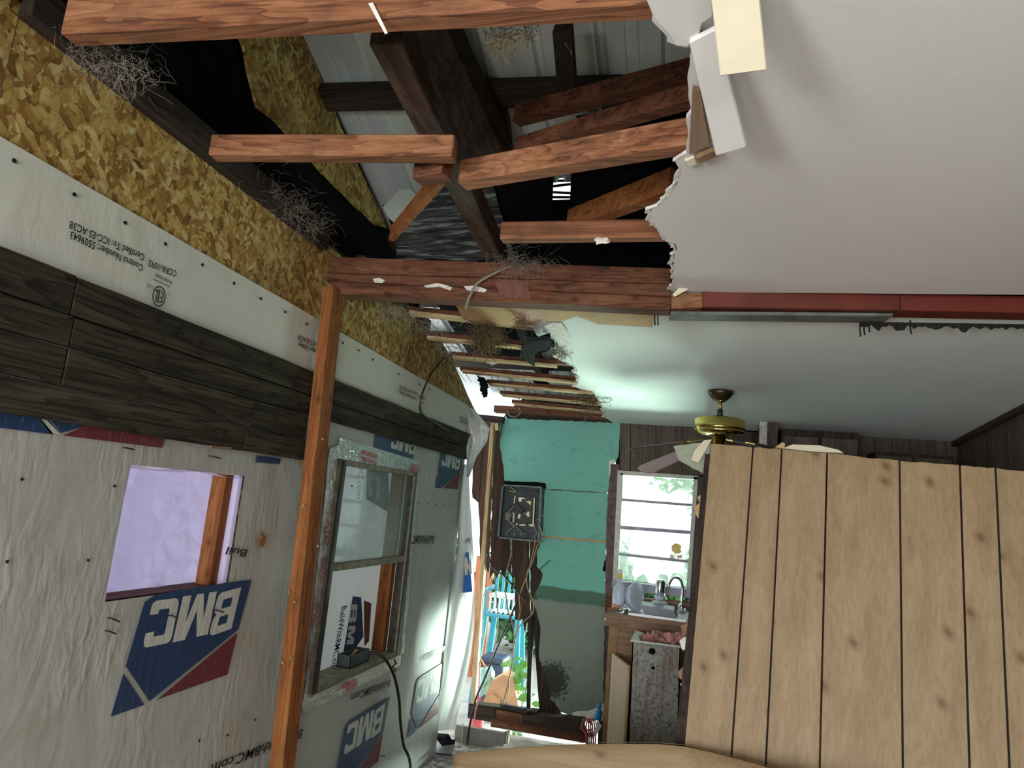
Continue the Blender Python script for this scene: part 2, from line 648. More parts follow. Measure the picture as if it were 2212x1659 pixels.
def greenwall():
    t = NT('faded_green_wall_paint')
    sep = t.n('ShaderNodeSeparateXYZ')
    t.coord()
    t.lk(t.tc, sep.inputs[0])
    a = t.noise(t.coord((1, 1, 1)), 4.0, 5, 0.65)
    zz = t.math('ADD', sep.outputs[2], t.math('MULTIPLY', a, 0.05))
    # bands of paint: grey unpainted lower wall, dark green stripe, teal above
    s0, s1 = FWL(1235, 1302).z+0.025, FWL(1235, 1272).z+0.025
    st = t.ramp(t.math('MULTIPLY', zz, 0.4), [(0.0, (0.19, 0.22, 0.185)), (s0*0.4-0.002, (0.22, 0.255, 0.215)), (s0*0.4, (0.060, 0.150, 0.100)),
                                            (s1*0.4-0.002, (0.065, 0.165, 0.110)), (s1*0.4, (0.17, 0.50, 0.405)), (1.0, (0.19, 0.51, 0.43))])
    bl = t.noise(t.coord((1, 1, 1)), 9.0, 6, 0.75, 0.5)
    c = t.mix(t.ramp(bl, [(0.55, 0.0), (0.8, 0.6)]), st, (0.05, 0.075, 0.06))
    sp = t.noise(t.coord((1, 1, 1)), 70.0, 3, 0.6)
    c = t.mix(t.ramp(sp, [(0.70, 0.0), (0.76, 0.7)]), c, (0.02, 0.025, 0.02))
    vm = t.n('ShaderNodeVectorMath', operation='DISTANCE')
    t.lk(t.tc, vm.inputs[0])
    vm.inputs[1].default_value = tuple(FWL(1192, 1470)-GBASE)
    mo = t.noise(t.coord((1, 1, 1)), 42.0, 5, 0.75)
    mold = t.math('SUBTRACT', t.math('ADD', t.math('MULTIPLY', mo, 0.55), 0.0), t.math('MULTIPLY', vm.outputs['Value'], 1.7))
    c = t.mix(t.ramp(mold, [(0.04, 0.0), (0.12, 0.93)]), c, (0.012, 0.013, 0.011))
    t.color(c)
    t.bump(a, 0.2, 0.005)
    return t.surf(0.6, 0, 0.4)


MAT['green'] = greenwall()
MAT['palegreen'] = plain('pale_green_plaster_back', (0.42, 0.47, 0.36), 0.8, var=0.1)
MAT['mauve'] = plain('mauve_trim_paint', (0.135, 0.075, 0.072), 0.65, var=0.3, scale=25)
MAT['frame'] = plain('chipped_grey_window_paint', (0.62, 0.65, 0.58), 0.6, var=0.12, scale=40)
MAT['sill'] = plain('lilac_grey_sill', (0.42, 0.39, 0.50), 0.6, var=0.15)
MAT['black'] = plain('black_rubber', (0.014, 0.014, 0.015), 0.45)
MAT['steel'] = plain('grey_galvanised_steel', (0.13, 0.165, 0.175), 0.45, 0.35, var=0.2, scale=30)
MAT['panelin'] = plain('dark_enclosure_steel', (0.045, 0.060, 0.062), 0.5, 0.3, var=0.3)
MAT['brassy'] = plain('bright_connector_metal', (0.80, 0.74, 0.50), 0.4, 0.2)
MAT['chrome'] = plain('chrome', (0.80, 0.82, 0.86), 0.12, 1.0, var=0.02)
MAT['brass'] = plain('polished_brass', (0.56, 0.43, 0.13), 0.16, 1.0, var=0.05)
MAT['brass_dark'] = plain('tarnished_brass', (0.09, 0.07, 0.035), 0.3, 0.8)
MAT['wire_tan'] = plain('tan_cable_sheath', (0.42, 0.30, 0.16), 0.6)
MAT['wire_grey'] = plain('grey_cable_sheath', (0.30, 0.28, 0.24), 0.6)
MAT['wire_pink'] = plain('pink_cable_sheath', (0.72, 0.30, 0.30), 0.5)
MAT['wire_green'] = plain('green_string', (0.50, 0.72, 0.38), 0.6)
MAT['blade_pink'] = plain('pinkish_fan_blade', (0.34, 0.17, 0.20), 0.5, var=0.08)
MAT['blade_brown'] = plain('brown_fan_blade', (0.05, 0.032, 0.026), 0.4, var=0.2)
MAT['web'] = plain('dusty_cobweb', (0.33, 0.29, 0.24), 0.95)
MAT['straw'] = plain('dry_straw', (0.17, 0.12, 0.055), 0.95, var=0.25)
MAT['concrete'] = plain('pale_concrete_ground', (0.55, 0.52, 0.49), 0.9, var=0.1, bump=0.2)
MAT['orange'] = plain('terracotta_painted_fence', (0.60, 0.20, 0.09), 0.7, var=0.08)
MAT['turq'] = plain('turquoise_plastic', (0.06, 0.38, 0.50), 0.4, var=0.05)
MAT['whiteplastic'] = plain('white_plastic', (0.80, 0.80, 0.80), 0.4, var=0.04)
MAT['bluewhite'] = plain('translucent_white_plastic', (0.62, 0.68, 0.85), 0.35, var=0.05)
MAT['amber'] = plain('orange_dish_soap', (0.80, 0.36, 0.20), 0.3)
MAT['yellow'] = plain('yellow_plastic', (0.80, 0.60, 0.10), 0.4)
MAT['enamel'] = plain('speckled_grey_enamel', (0.17, 0.20, 0.24), 0.35, var=0.35, scale=160)
MAT['leaf'] = plain('bright_green_leaf', (0.16, 0.40, 0.08), 0.5, var=0.3, scale=8)  # one bright green for plant and tree leaves
MAT['leaf_dark'] = plain('hedge_leaf', (0.12, 0.30, 0.10), 0.6, var=0.3, scale=6)
MAT['cardboard'] = plain('orange_brown_cardboard', (0.62, 0.36, 0.20), 0.8, var=0.08)  # even orange-brown cardboard
MAT['navy'] = plain('navy_plastic_case', (0.05, 0.07, 0.13), 0.5)
MAT['teal_bag'] = plain('pale_teal_bag', (0.35, 0.62, 0.55), 0.5)
MAT['redplastic'] = plain('red_plastic', (0.66, 0.08, 0.09), 0.4)
MAT['blueplastic'] = plain('bright_blue_plastic', (0.03, 0.28, 0.55), 0.4)
MAT['fluff'] = plain('pink_fibreglass', (0.62, 0.30, 0.26), 0.95, var=0.3, scale=30, bump=0.8)
MAT['debris'] = plain('pale_floor_debris', (0.52, 0.49, 0.48), 0.9, var=0.35, scale=30, bump=0.5)
MAT['earth'] = plain('worn_subfloor', (0.36, 0.32, 0.27), 0.95, var=0.3, scale=10, bump=0.6)
MAT['plainwall'] = plain('drab_wall_board', (0.62, 0.60, 0.56), 0.85, var=0.08)


def rusty():
    t = NT('rust_streaked_white_enamel')
    a = t.noise(t.coord((4, 4, 0.8)), 4.0, 6, 0.7)
    b = t.noise(t.coord((1, 1, 1)), 55.0, 5, 0.7)
    c = t.ramp(b, [(0.35, (0.09, 0.075, 0.06)), (0.5, (0.26, 0.25, 0.23)), (0.7, (0.34, 0.34, 0.32))])
    c = t.mix(t.ramp(a, [(0.52, 0.0), (0.66, 0.9)]), c, (0.13, 0.065, 0.03))
    t.color(c)
    t.bump(b, 0.3, 0.003)
    return t.surf(0.6, 0.1)


MAT['rusty'] = rusty()


def glass(name, tint, dust, rough=0.05):
    """thin pane: mostly clear, partly a film of dust"""
    t = NT(name)
    tr = t.n('ShaderNodeBsdfTransparent')
    tr.inputs[0].default_value = (tint[0], tint[1], tint[2], 1)
    gl = t.n('ShaderNodeBsdfGlossy')
    gl.inputs['Roughness'].default_value = rough
    m1 = t.n('ShaderNodeMixShader')
    m1.inputs[0].default_value = 0.07
    t.lk(tr.outputs[0], m1.inputs[1])
    t.lk(gl.outputs[0], m1.inputs[2])
    df = t.n('ShaderNodeBsdfDiffuse')
    df.inputs[0].default_value = (0.66, 0.72, 0.70, 1)
    tl = t.n('ShaderNodeBsdfTranslucent')
    tl.inputs[0].default_value = (0.8, 0.86, 0.84, 1)
    m3 = t.n('ShaderNodeMixShader')
    m3.inputs[0].default_value = 0.5
    t.lk(df.outputs[0], m3.inputs[1])
    t.lk(tl.outputs[0], m3.inputs[2])
    nz = t.noise(t.coord((1, 1, 1)), 9.0, 6, 0.7)
    m2 = t.n('ShaderNodeMixShader')
    t.lk(t.math('MULTIPLY', t.ramp(nz, [(0.3, 0.55), (0.7, 1.0)]), dust), m2.inputs[0])
    t.lk(m1.outputs[0], m2.inputs[1])
    t.lk(m3.outputs[0], m2.inputs[2])
    t.lk(m2.outputs[0], t.out.inputs['Surface'])
    return t.m


MAT['dusty_glass'] = glass('dusty_window_glass', (0.90, 0.96, 0.95), 0.30)
MAT['pebble_glass'] = glass('textured_window_glass', (0.95, 1.0, 0.98), 0.10)

# ================================================================== LEFT WALL (wrapped, x = W)
WIN = (2.695, 3.575, 0.752, 1.716)      # window opening y0,y1,z0,z1
HOLE = (1.570, 2.080, 1.238, 1.604)     # square opening
LWIN = (-1.88, -1.02, 1.02, 1.88)      # side window behind the camera
WY0, WY1 = -2.6, 4.42
TOPZ = [(-2.6, 2.60), (1.2, 2.60), (2.35, 2.575), (3.994-0.55, 2.545), (3.85, 2.50), (4.578, 2.19)]


def in_rect(y, z, r, g=0.0):
    return r[0]-g < y < r[1]+g and r[2]-g < z < r[3]+g


def wall_pieces(mb, x0, x1, y0, y1, z0, z1, holes):
    ys = sorted({y0, y1}.union(*[{h[0], h[1]} for h in holes]))
    zs = sorted({z0, z1}.union(*[{h[2], h[3]} for h in holes]))
    for a, b in zip(ys, ys[1:]):
        run = None
        for c, d in zip(zs, zs[1:]):
            if any(in_rect((a+b)/2, (c+d)/2, h) for h in holes):
                if run:
                    mb.box((x0, a, run[0]), (x1, b, run[1]))
                run = None
            else:
                run = (run[0], d) if run else (c, d)
        if run:
            mb.box((x0, a, run[0]), (x1, b, run[1]))


wall_left = root('wall_left', (W, 1.0, 0), 'wrapped side wall of strand board with openings', None, None, 'structure')
mb = MB()
wall_pieces(mb, W-0.014, W-0.002, WY0, WY1, 0.0, 2.05, [WIN, HOLE, LWIN])
mk('lower_sheathing', mb, MAT['osb'], wall_left)
# upper strand board sheets, each a piece of the wall
sheet_y = [-2.6, -0.2, 1.03, 2.28, 3.47, 4.62]


def topz(y):
    for (a, za), (b, zb) in zip(TOPZ, TOPZ[1:]):
        if a <= y <= b:
            return za+(zb-za)*(y-a)/(b-a)
    return TOPZ[-1][1]


for a, b in zip(sheet_y, sheet_y[1:]):
    a2, b2 = a+0.0015, b-0.0015
    ys = [a2+(b2-a2)*i/8 for i in range(9)]
    rnd = random.Random(int(a*100))
    top = [V((W-0.012, y, topz(y)+rnd.uniform(-0.006, 0.006))) for y in ys]
    poly = [V((W-0.012, a2, 2.05)), V((W-0.012, b2, 2.05 if b2 < 4.5 else 2.05))] + top[::-1]
    mk('strand_board', MB().prism(poly, (0.011, 0, 0)), MAT['osb'], wall_left)
# gable above the ceiling line: dark felt with a strip of strand board under the rake
gpoly = [(W-0.03, -2.6, 2.5), (W-0.03, 3.45, 2.5), (W-0.03, 3.45, 2.68), (W-0.03, 3.0, 2.90), (W-0.03, 2.06, 3.30), (W-0.03, 0.3, 4.05), (W-0.03, -2.6, 2.94)]
mk('gable_felt', MB().prism(gpoly, (-0.006, 0, 0)), MAT['tar'], wall_left)
strip = [LW(665, 90), LW(745, 280), LW(842, 492), LW(815, 485), LW(700, 372), LW(600, 262), LW(562, 230), LW(545, 160), LW(532, 100), LW(500, 20), LW(470, -80), LW(598, -80)]
mk('gable_strand_board', MB().prism(rag([V((W-0.02, p.y, p.z)) for p in strip], 0.004, 0.06, 5, True, (0, 1, 1)), (0.010, 0, 0)), MAT['osb'], wall_left)
# dark blocking plate along the top of the wall boards
mk('wall_plate', MB().bar((W-0.035, -2.6, 2.56), (W-0.035, 3.6, 2.55), 0.045, 0.09), MAT['dark_y'], wall_left)
mk('wall_plate', MB().bar((W+0.03, 1.02, 2.60), (W+0.02, 2.34, 2.575), 0.04, 0.085), MAT['dark_y'], wall_left)
mk('wall_plate', MB().bar((W+0.03, 2.62, 2.575), (W+0.02, 3.1, 2.57), 0.04, 0.085), MAT['dark_y'], wall_left)


# ---- house wrap: real, rippled film
def ripple(y, z, amp=0.003):
    a = noise.noise(V((y*2.2, z*2.6, 3.3)))
    b = noise.noise(V((y*9.0+z*5.0, z*3.0-y*2.0, 7.7)))
    return amp*(a+0.6*b)


wrap_low = root('house_wrap', (W, 1.5, 0), 'wrinkled white house wrap with blue and red logos over the lower side wall', 'house wrap')


def filmgrid(mb, y0, y1, z0f, z1f, step, holes, amp=0.003, off=0.006):
    nu, nv = max(2, int((y1-y0)/step)), max(2, int(abs(z1f(0)-z0f(0))/step))

    def yz(u, v):
        y = y0+(y1-y0)*u
        a, b = z0f(y), z1f(y)
        return y, a+(b-a)*v

    def fn(u, v):
        y, z = yz(u, v)
        for h in holes:         # snap the nearest grid lines onto the opening's edges
            if h[0]-step < y < h[1]+step and h[2]-step < z < h[3]+step:
                for e in (h[0], h[1]):
                    if abs(y-e) < step*0.51:
                        y = e
                for e in (h[2], h[3]):
                    if abs(z-e) < step*0.51:
                        z = e
        return V((W+off+ripple(y, z, amp), y, z))

    def sk(u, v):
        y, z = yz(u, v)
        return any(in_rect(y, z, h) for h in holes)
    mb.grid(fn, nu, nv, sk)


mb = MB()
filmgrid(mb, WY0, 4.40, lambda y: 0.005, lambda y: 1.93, 0.035, [WIN, HOLE, LWIN])
mk('wrap_sheet', mb, MAT['wrap'], wrap_low, smooth=True)
wrap_up = root('house_wrap', (W, 1.5, 1.9), 'smooth white upper strip of house wrap with black certification print under strand board', 'house wrap')


def wt(y):
    return 2.283-0.0195*(y-1.0)


mb = MB()
filmgrid(mb, WY0, 4.36, lambda y: 1.95, wt, 0.03, [], 0.0035, 0.008)
mk('wrap_strip', mb, MAT['wrap_clean'], wrap_up, smooth=True)


# nails along the top hem
def nail(p, r=0.0055, parent=None, nm='nail'):
    return mk(nm, MB().lathe([(r*0.3, -0.004), (r, 0.0), (r, 0.002), (r*0.4, 0.003)], p, 7, (1, 0, 0)), MAT['black'], parent)


for q in [(30, 347), (160, 420), (270, 481), (357, 527), (437, 572), (505, 612), (563, 645), (616, 674), (663, 700), (741, 741), (775, 757), (806, 777), (861, 808), (906, 830), (928, 841)]:
    nail(LW(q[0], q[1], 0.013), parent=wrap_up)
for q in [(47, 1035), (190, 1210), (15, 1213), (247, 1050), (430, 1600), (492, 1588), (551, 1555), (760, 1050), (903, 1043), (904, 1088), (924, 1088), (943, 1089), (960, 1089), (975, 1092)]:
    nail(LW(q[0], q[1], 0.012), 0.004, wrap_low)
for (a, b) in [((264, 967), (280, 969)), ((449, 985), (469, 988)), ((232, 1335), (249, 1340)), ((227, 1363), (241, 1366)), ((458, 1317), (475, 1320)), ((363, 1329), (373, 1332)), ((822, 1633), (826, 1632))]:
    p, q = LW(*a, 0.011), LW(*b, 0.011)
    mk('bent_nail', MB().tube([p, p+V((0.012, 0.004, 0)), q+V((0.016, 0, -0.002))], 0.0022, 5), MAT['black'], wrap_low)


# ---- printing on the wrap
def wprint(nm, poly, mat, parent, off=0.0115):
    pts = [p if isinstance(p, V) else LW(p[0], p[1]) for p in poly]
    pts = [V((W+off, p.y, p.z)) for p in pts]
    return mk(nm, MB().prism(pts, (0.0006, 0, 0)), mat, parent)


def curve_mesh(splines):
    cu = bpy.data.curves.new('outline', 'CURVE')
    cu.dimensions = '2D'
    cu.fill_mode = 'BOTH'
    for pts in splines:
        sp = cu.splines.new('POLY')
        sp.points.add(len(pts)-1)
        for k, p in enumerate(pts):
            sp.points[k].co = (p[0], p[1], 0, 1)
        sp.use_cyclic_u = True
    o = bpy.data.objects.new('outline', cu)
    col.objects.link(o)
    bpy.context.view_layer.update()
    me = o.to_mesh()
    vs = [v.co.copy() for v in me.vertices]
    fs = [tuple(p.vertices) for p in me.polygons]
    o.to_mesh_clear()
    bpy.data.objects.remove(o)
    bpy.data.curves.remove(cu)
    return vs, fs


GL = {
 'C': [[(1, .30), (1, .15), (.97, .05), (.88, 0), (.16, 0), (.05, .04), (0, .14), (0, .86), (.04, .96), (.14, 1), (.86, 1), (.96, .96), (1, .86), (1, .68), (.70, .68), (.70, .76), (.66, .79), (.34, .79), (.30, .75), (.30, .25), (.34, .21), (.66, .21), (.70, .25), (.70, .30)]],
 'M': [[(0, 0), (0, 1), (.34, 1), (.50, .36), (.66, 1), (1, 1), (1, 0), (.76, 0), (.76, .62), (.60, 0), (.40, 0), (.24, .62), (.24, 0)]],
 'B': [[(0, 0), (0, 1), (.82, 1), (.93, .95), (.97, .85), (.97, .66), (.92, .56), (.84, .52), (.94, .48), (1, .38), (1, .14), (.96, .04), (.86, 0)],
       [(.30, .19), (.68, .19), (.71, .22), (.71, .38), (.68, .41), (.30, .41)], [(.30, .60), (.66, .60), (.69, .63), (.69, .78), (.66, .81), (.30, .81)]],
}
GLM = {k: curve_mesh(v) for k, v in GL.items()}
Z4 = 4.878


def zp(x, y):
    return (240+x/Z4, 1220+y/Z4)


# the large logo is measured on the wall; the others repeat it
LB = [LW(*zp(*p)) for p in [(1450, 155), (1310, 678), (370, 1432), (118, 1060), (320, 385), (430, 310), (1215, 180)]]
LS = [LW(*zp(*p)) for p in [(95, 1140), (315, 1470), (-40, 1592)]]
LR = [LW(*zp(*p)) for p in [(1300, 712), (1195, 1150), (455, 1412)]]
LL = {'B': [LW(*zp(*p)) for p in [(1340, 232), (1100, 296), (1235, 668)]],
      'M': [LW(*zp(*p)) for p in [(1083, 275), (722, 330), (985, 726)]],
      'C': [LW(*zp(*p)) for p in [(690, 340), (400, 378), (592, 812)]]}
ANCH = LW(*zp(1450, 155))
APEX = LW(*zp(370, 1432))


def logo(anchor, parent, scale=1.0, ref=None, mats=('ink_blue', 'ink_red', 'ink_white'), mapf=None, only=None):
    """repeat of the wrap's logo with reference point `ref` moved to `anchor` on the wall"""
    ref = ANCH if ref is None else ref

    def T(p, off):
        q = anchor+(p-ref)*scale
        q = V((W+off, q.y, q.z))
        return mapf(q) if mapf else q
    ex = V((0.0005, 0, 0)) if not mapf else V((0.0004, -0.0004, 0))
    par = mk('logo_blue_field', MB().prism([T(p, 0.0112) for p in LB], ex), MAT[mats[0]], parent)
    mk('logo_blue_corner', MB().prism([T(p, 0.0112) for p in LS], ex), MAT[mats[0]], parent)
    mk('logo_red_field', MB().prism([T(p, 0.0112) for p in LR], ex), MAT[mats[1]], parent)
    for ch, (o, x, y) in LL.items():
        vs, fs = GLM[ch]
        mb = MB()
        mb.add([T(o+(x-o)*p.x+(y-o)*p.y, 0.0122 if not mapf else 0.0135) for p in vs], fs)
        mk('logo_letter', mb, MAT[mats[2]], par)
    return par


logo(ANCH, wrap_low)
logo(LW(838, 1503), wrap_low, 0.98)
logo(LW(960, 1428), wrap_low, 0.98)
logo(LW(951, 1053), wrap_low, 0.84, APEX)
# logo half hidden by the planks and the flashing tape: only the letters' band shows
REF5, AN5 = LW(*zp(1310, 678)), LW(893, 992)
wprint('logo_blue_field', [(806, 930), (893, 950), (888, 996), (803, 972)], MAT['ink_blue'], wrap_low, 0.0106)
for ch, (o, x, y) in LL.items():
    vs, fs = GLM[ch]
    mb = MB()
    pts5 = []
    for p in vs:
        q = AN5+(o+(x-o)*p.x+(y-o)*p.y-REF5)*0.80+V((0, 0.015, 0.02))
        pts5.append(V((W+0.0122, q.y, q.z)))
    mb.add(pts5, fs)
    mk('logo_letter', mb, MAT['ink_white'], wrap_low)
# cut off logos under the planks
for nm, pl, m in [('logo_blue_field', [(-60, 880), (78, 902), (108, 938), (-60, 917)], 'ink_blue'),
                  ('logo_white_line', [(75, 900), (88, 902), (122, 938), (100, 936)], 'ink_white'),
                  ('logo_blue_field', [(100, 905), (180, 918), (124, 934)], 'ink_blue'),
                  ('logo_red_field', [(128, 940), (180, 918), (348, 948), (342, 967)], 'ink_red'),
                  ('logo_blue_field', [(640, 898), (668, 902), (662, 985), (640, 992)], 'ink_blue'),
                  ('logo_red_field', [(636, 996), (668, 984), (664, 1010), (640, 1006)], 'kraft'),
                  ('logo_blue_field', [(548, 983), (600, 990), (598, 1002), (546, 998)], 'ink_blue')]:
    wprint(nm, pl, MAT[m], wrap_low)


def text_mesh(s, bold=0.012, shear=0.0):
    cu = bpy.data.curves.new('lettering', 'FONT')
    cu.body = s
    cu.size = 1.0
    cu.offset = bold
    cu.shear = shear
    cu.resolution_u = 2
    o = bpy.data.objects.new('lettering', cu)
    col.objects.link(o)
    bpy.context.view_layer.update()
    me = o.to_mesh()
    vs = [v.co.copy() for v in me.vertices]
    fs = [tuple(p.vertices) for p in me.polygons]
    o.to_mesh_clear()
    bpy.data.objects.remove(o)
    bpy.data.curves.remove(cu)
    return vs, fs


def put_text(s, p0, p1, h, up, mat, parent, lift, bold=0.012, shear=0.0, nm='printed_text'):
    """lettering whose baseline runs from p0 to p1 (3-D), cap height h, letters grow along up"""
    vs, fs = text_mesh(s, bold, shear)
    x0, x1 = min(v.x for v in vs), max(v.x for v in vs)
    d = V(p1)-V(p0)
    u = V(up).normalized()
    mb = MB()
    mb.add([V(p0)+d*((v.x-x0)/(x1-x0))+u*(v.y*h/0.73)+V(lift) for v in vs], fs)
    return mk(nm, mb, mat, parent)


DN = V((0, 0, -1))
LIFT = V((0.0155, 0, 0))


def wall_text(s, a, b, h, mat='ink_black', parent=wrap_low, **k):
    p, q = LW(*a), LW(*b)
    return put_text(s, V((W, p.y, p.z)), V((W, q.y, q.z)), h, DN, MAT[mat], parent, LIFT, **k)


# rotated half a turn, as on the wall
wall_text('Certified To: ICC-ES AC38', (303, 550), (141, 477), 0.020, parent=wrap_up)
wall_text('Control Number: 5509643', (300, 573), (143, 499), 0.020, parent=wrap_up)
wall_text('CCRR-1092', (373, 586), (312, 561), 0.020, parent=wrap_up)
wall_text('Intertek', (362, 607), (325, 589), 0.014, parent=wrap_up, bold=0.0)
wall_text('US', (320, 618), (309, 612), 0.010, parent=wrap_up, bold=0.0)
wall_text('C', (359, 633), (355, 631), 0.010, parent=wrap_up, bold=0.0)
wprint('print_line', [(321, 602), (358, 619), (358, 620.5), (321, 603.5)], MAT['ink_black'], wrap_up, 0.015)


def etl(c, r, parent):
    def P(a, b, off=0.0153):
        return V((W+off, c.y-a*r, c.z-b*r))
    n = 28
    mb = MB()
    for k in range(n):
        t0, t1 = 2*math.pi*k/n, 2*math.pi*(k+1)/n
        mb.add([P(.82*math.cos(t0), math.sin(t0)), P(.82*math.cos(t1), math.sin(t1)), P(.70*math.cos(t1), .88*math.sin(t1)), P(.70*math.cos(t0), .88*math.sin(t0))], [(0, 1, 2, 3)])
    for pl in ([(-.5, .45), (-.1, .62), (-.1, .5), (-.38, .36), (-.38, .1), (-.15, .1), (-.15, -.02), (-.38, -.02), (-.38, -.4), (-.15, -.5), (-.15, -.62), (-.5, -.45)],
               [(-.02, .65), (.12, .65), (.12, -.65), (-.02, -.65)], [(.2, .6), (.33, .6), (.33, -.36), (.55, -.3), (.55, -.42), (.2, -.62)]):
        mb.add([P(a, b) for a, b in pl], [tuple(range(len(pl)))])
    mk('certification_mark', mb, MAT['ink_black'], parent)


etl(LW(334, 640), 0.030, wrap_up)
# the same block repeats down the strip
for (dy, full) in ((1.02, False), (1.98, True), (2.95, True)):
    base = {'a': LW(303, 550), 'b': LW(141, 477), 'c': LW(300, 573), 'd': LW(143, 499), 'e': LW(373, 586), 'f': LW(312, 561), 'g': LW(362, 607), 'h': LW(325, 589)}
    sh = V((0, dy, -0.016*dy))
    put_text('Certified To: ICC-ES AC38', base['a']+sh, base['b']+sh, 0.020, DN, MAT['ink_black'], wrap_up, LIFT)
    put_text('Control Number: 5509643', base['c']+sh, base['d']+sh, 0.020, DN, MAT['ink_black'], wrap_up, LIFT)
    if full:
        put_text('CCRR-1092', base['e']+sh, base['f']+sh, 0.020, DN, MAT['ink_black'], wrap_up, LIFT)
        put_text('Intertek', base['g']+sh, base['h']+sh, 0.014, DN, MAT['ink_black'], wrap_up, LIFT, bold=0.0)
        etl(LW(334, 640)+sh, 0.030, wrap_up)
wall_text('BuildWithBMC.com', (648, 1573), (448, 1650), 0.034, bold=0.02, shear=0.15)
wall_text('Buil', (527, 1187), (480, 1180), 0.026, bold=0.02, shear=0.15)
wall_text('BuildWithBMC.com', (838, 1467), (752, 1499), 0.036, bold=0.02, shear=0.15)
wall_text('BuildWithBMC.com', (962, 1391), (908, 1418), 0.036, bold=0.02, shear=0.15)
wall_text('BuildWithBMC', (934, 1157), (887, 1157), 0.046, bold=0.02, shear=0.15)

# ---- square opening: reveal, stud, back lit film
yA, yB, zA, zB = HOLE
op = root('wall_opening', (W, (yA+yB)/2, zA), 'square opening in the wrapped wall backed by lavender backlit film', 'wall opening')
dp = 0.105
mb = MB()


def lav(u, v):
    y, z = yA-0.06+(yB-yA+0.12)*u, zA-0.06+(zB-zA+0.12)*v
    d1 = noise.voronoi(V((y*9+z*4, z*10-y*3, 0.3)))[0]
    d2 = noise.voronoi(V((y*17-z*9, z*19+y*6, 4.3)))[0]
    r = (d1[1]-d1[0])*0.030+(d2[1]-d2[0])*0.010+0.03*noise.noise(V((y*4, z*4, 2.0)))
    return V((W-dp+r-0.015, y, z))


mb.grid(lav, 84, 64)
mk('backlit_film', mb, MAT['wrap_lav'], op, smooth=False)
mk('sill_board', MB().box((W-dp, yA, zA-0.014), (W+0.004, yB, zA)), MAT['old_y'], op)
mk('side_stud', MB().box((W-dp+0.02, yB-0.05, zA), (W-0.03, yB-0.012, zB)), MAT['stud_z'], op)
mk('side_film', MB().grid(lambda u, v: V((W-0.03+0.035*u, yB-0.012+0.010*math.sin(u*3), zA+(zB-zA)*v)), 5, 8), MAT['wrap_lav'], op, smooth=True)
mk('side_film', MB().grid(lambda u, v: V((W-dp*0.9+(dp*0.9+0.006)*u, yA+0.004*math.sin(u*9+v*5), zA+(zB-zA)*v)), 8, 10), MAT['wrap_lav'], op, smooth=True)
mk('top_film', MB().grid(lambda u, v: V((W-dp*0.9+(dp*0.9+0.006)*u, yA+(yB-yA)*v, zB+0.006*math.sin(u*4+v*9)-0.004)), 8, 14), MAT['wrap_lav'], op, smooth=True)
# hole gnawed in the sheathing beside it
p = LW(565, 1167, 0.010)
rr = [(p+V((0, (0.021+0.006*math.sin(k*2.3))*math.cos(k*0.524), (0.028+0.006*math.cos(k*1.7))*math.sin(k*0.524)))) for k in range(12)]
kh = mk('knot_hole', MB().prism(rr, (0.002, 0, 0)), MAT['kraft_dark'], wrap_low)
mk('exposed_wood', MB().prism([p+V((0.002, 0, 0))+(q-p)*0.6+V((0, 0, -0.004)) for q in rr], (0.002, 0, 0)), MAT['stud_z'], kh)

# ---- weathered planks nailed over the wrap
rows = [2.042, 1.944, 1.866, 1.770, 1.687]
plank_i = 0
plank_root = root('plank_band', (W, 1.5, 1.687), 'band of dark weathered horizontal planks nailed across the wrapped wall', 'planks')
for r in range(4):
    if r < 2:
        ends = [-0.85, 1.275, 3.05, 4.40] if r == 0 else [-0.85, 1.29, 2.95, 4.405]
    elif r == 2:
        ends = [-0.85, 1.29, 2.03, 2.375]
    else:
        ends = [-0.85, 0.9, 2.015, 2.392]
    for k, (a, b) in enumerate(zip(ends, ends[1:])):
        t, o = 0.021, 0.011+random.uniform(0, 0.004)
        z1, z0 = rows[r]-0.0018, rows[r+1]+0.0018
        sl = -0.004
        zc = lambda y: sl*(y-1.5)
        mb = MB()
        n = max(3, int((b-a)/0.12))
        rnd = random.Random(r*17+k)
        top = [V((W+o, a+0.002+(b-a-0.004)*i/n, z1+rnd.uniform(-0.002, 0.001)+zc(a+(b-a)*i/n))) for i in range(n+1)]
        bot = [V((W+o, a+0.002+(b-a-0.004)*i/n, z0+rnd.uniform(-0.001, 0.002)+zc(a+(b-a)*i/n))) for i in range(n+1)]
        mb.prism(top+bot[::-1], (t, 0, 0))
        mk('plank', mb, MAT['weather_y'], plank_root, bevel=0.0015)
mk('splinter', MB().prism([LW(452, 962, 0.03), LW(498, 966, 0.03), LW(494, 972, 0.03), LW(453, 967, 0.03)], (0.006, 0, 0)), MAT['cab_y'], plank_root)
for q in [(367, 693), (247, 748), (350, 730), (505, 771), (300, 860), (758, 870), (800, 902), (855, 915), (440, 900), (610, 935), (560, 830)]:
    nail(LW(q[0], q[1], 0.036), 0.004, plank_root)

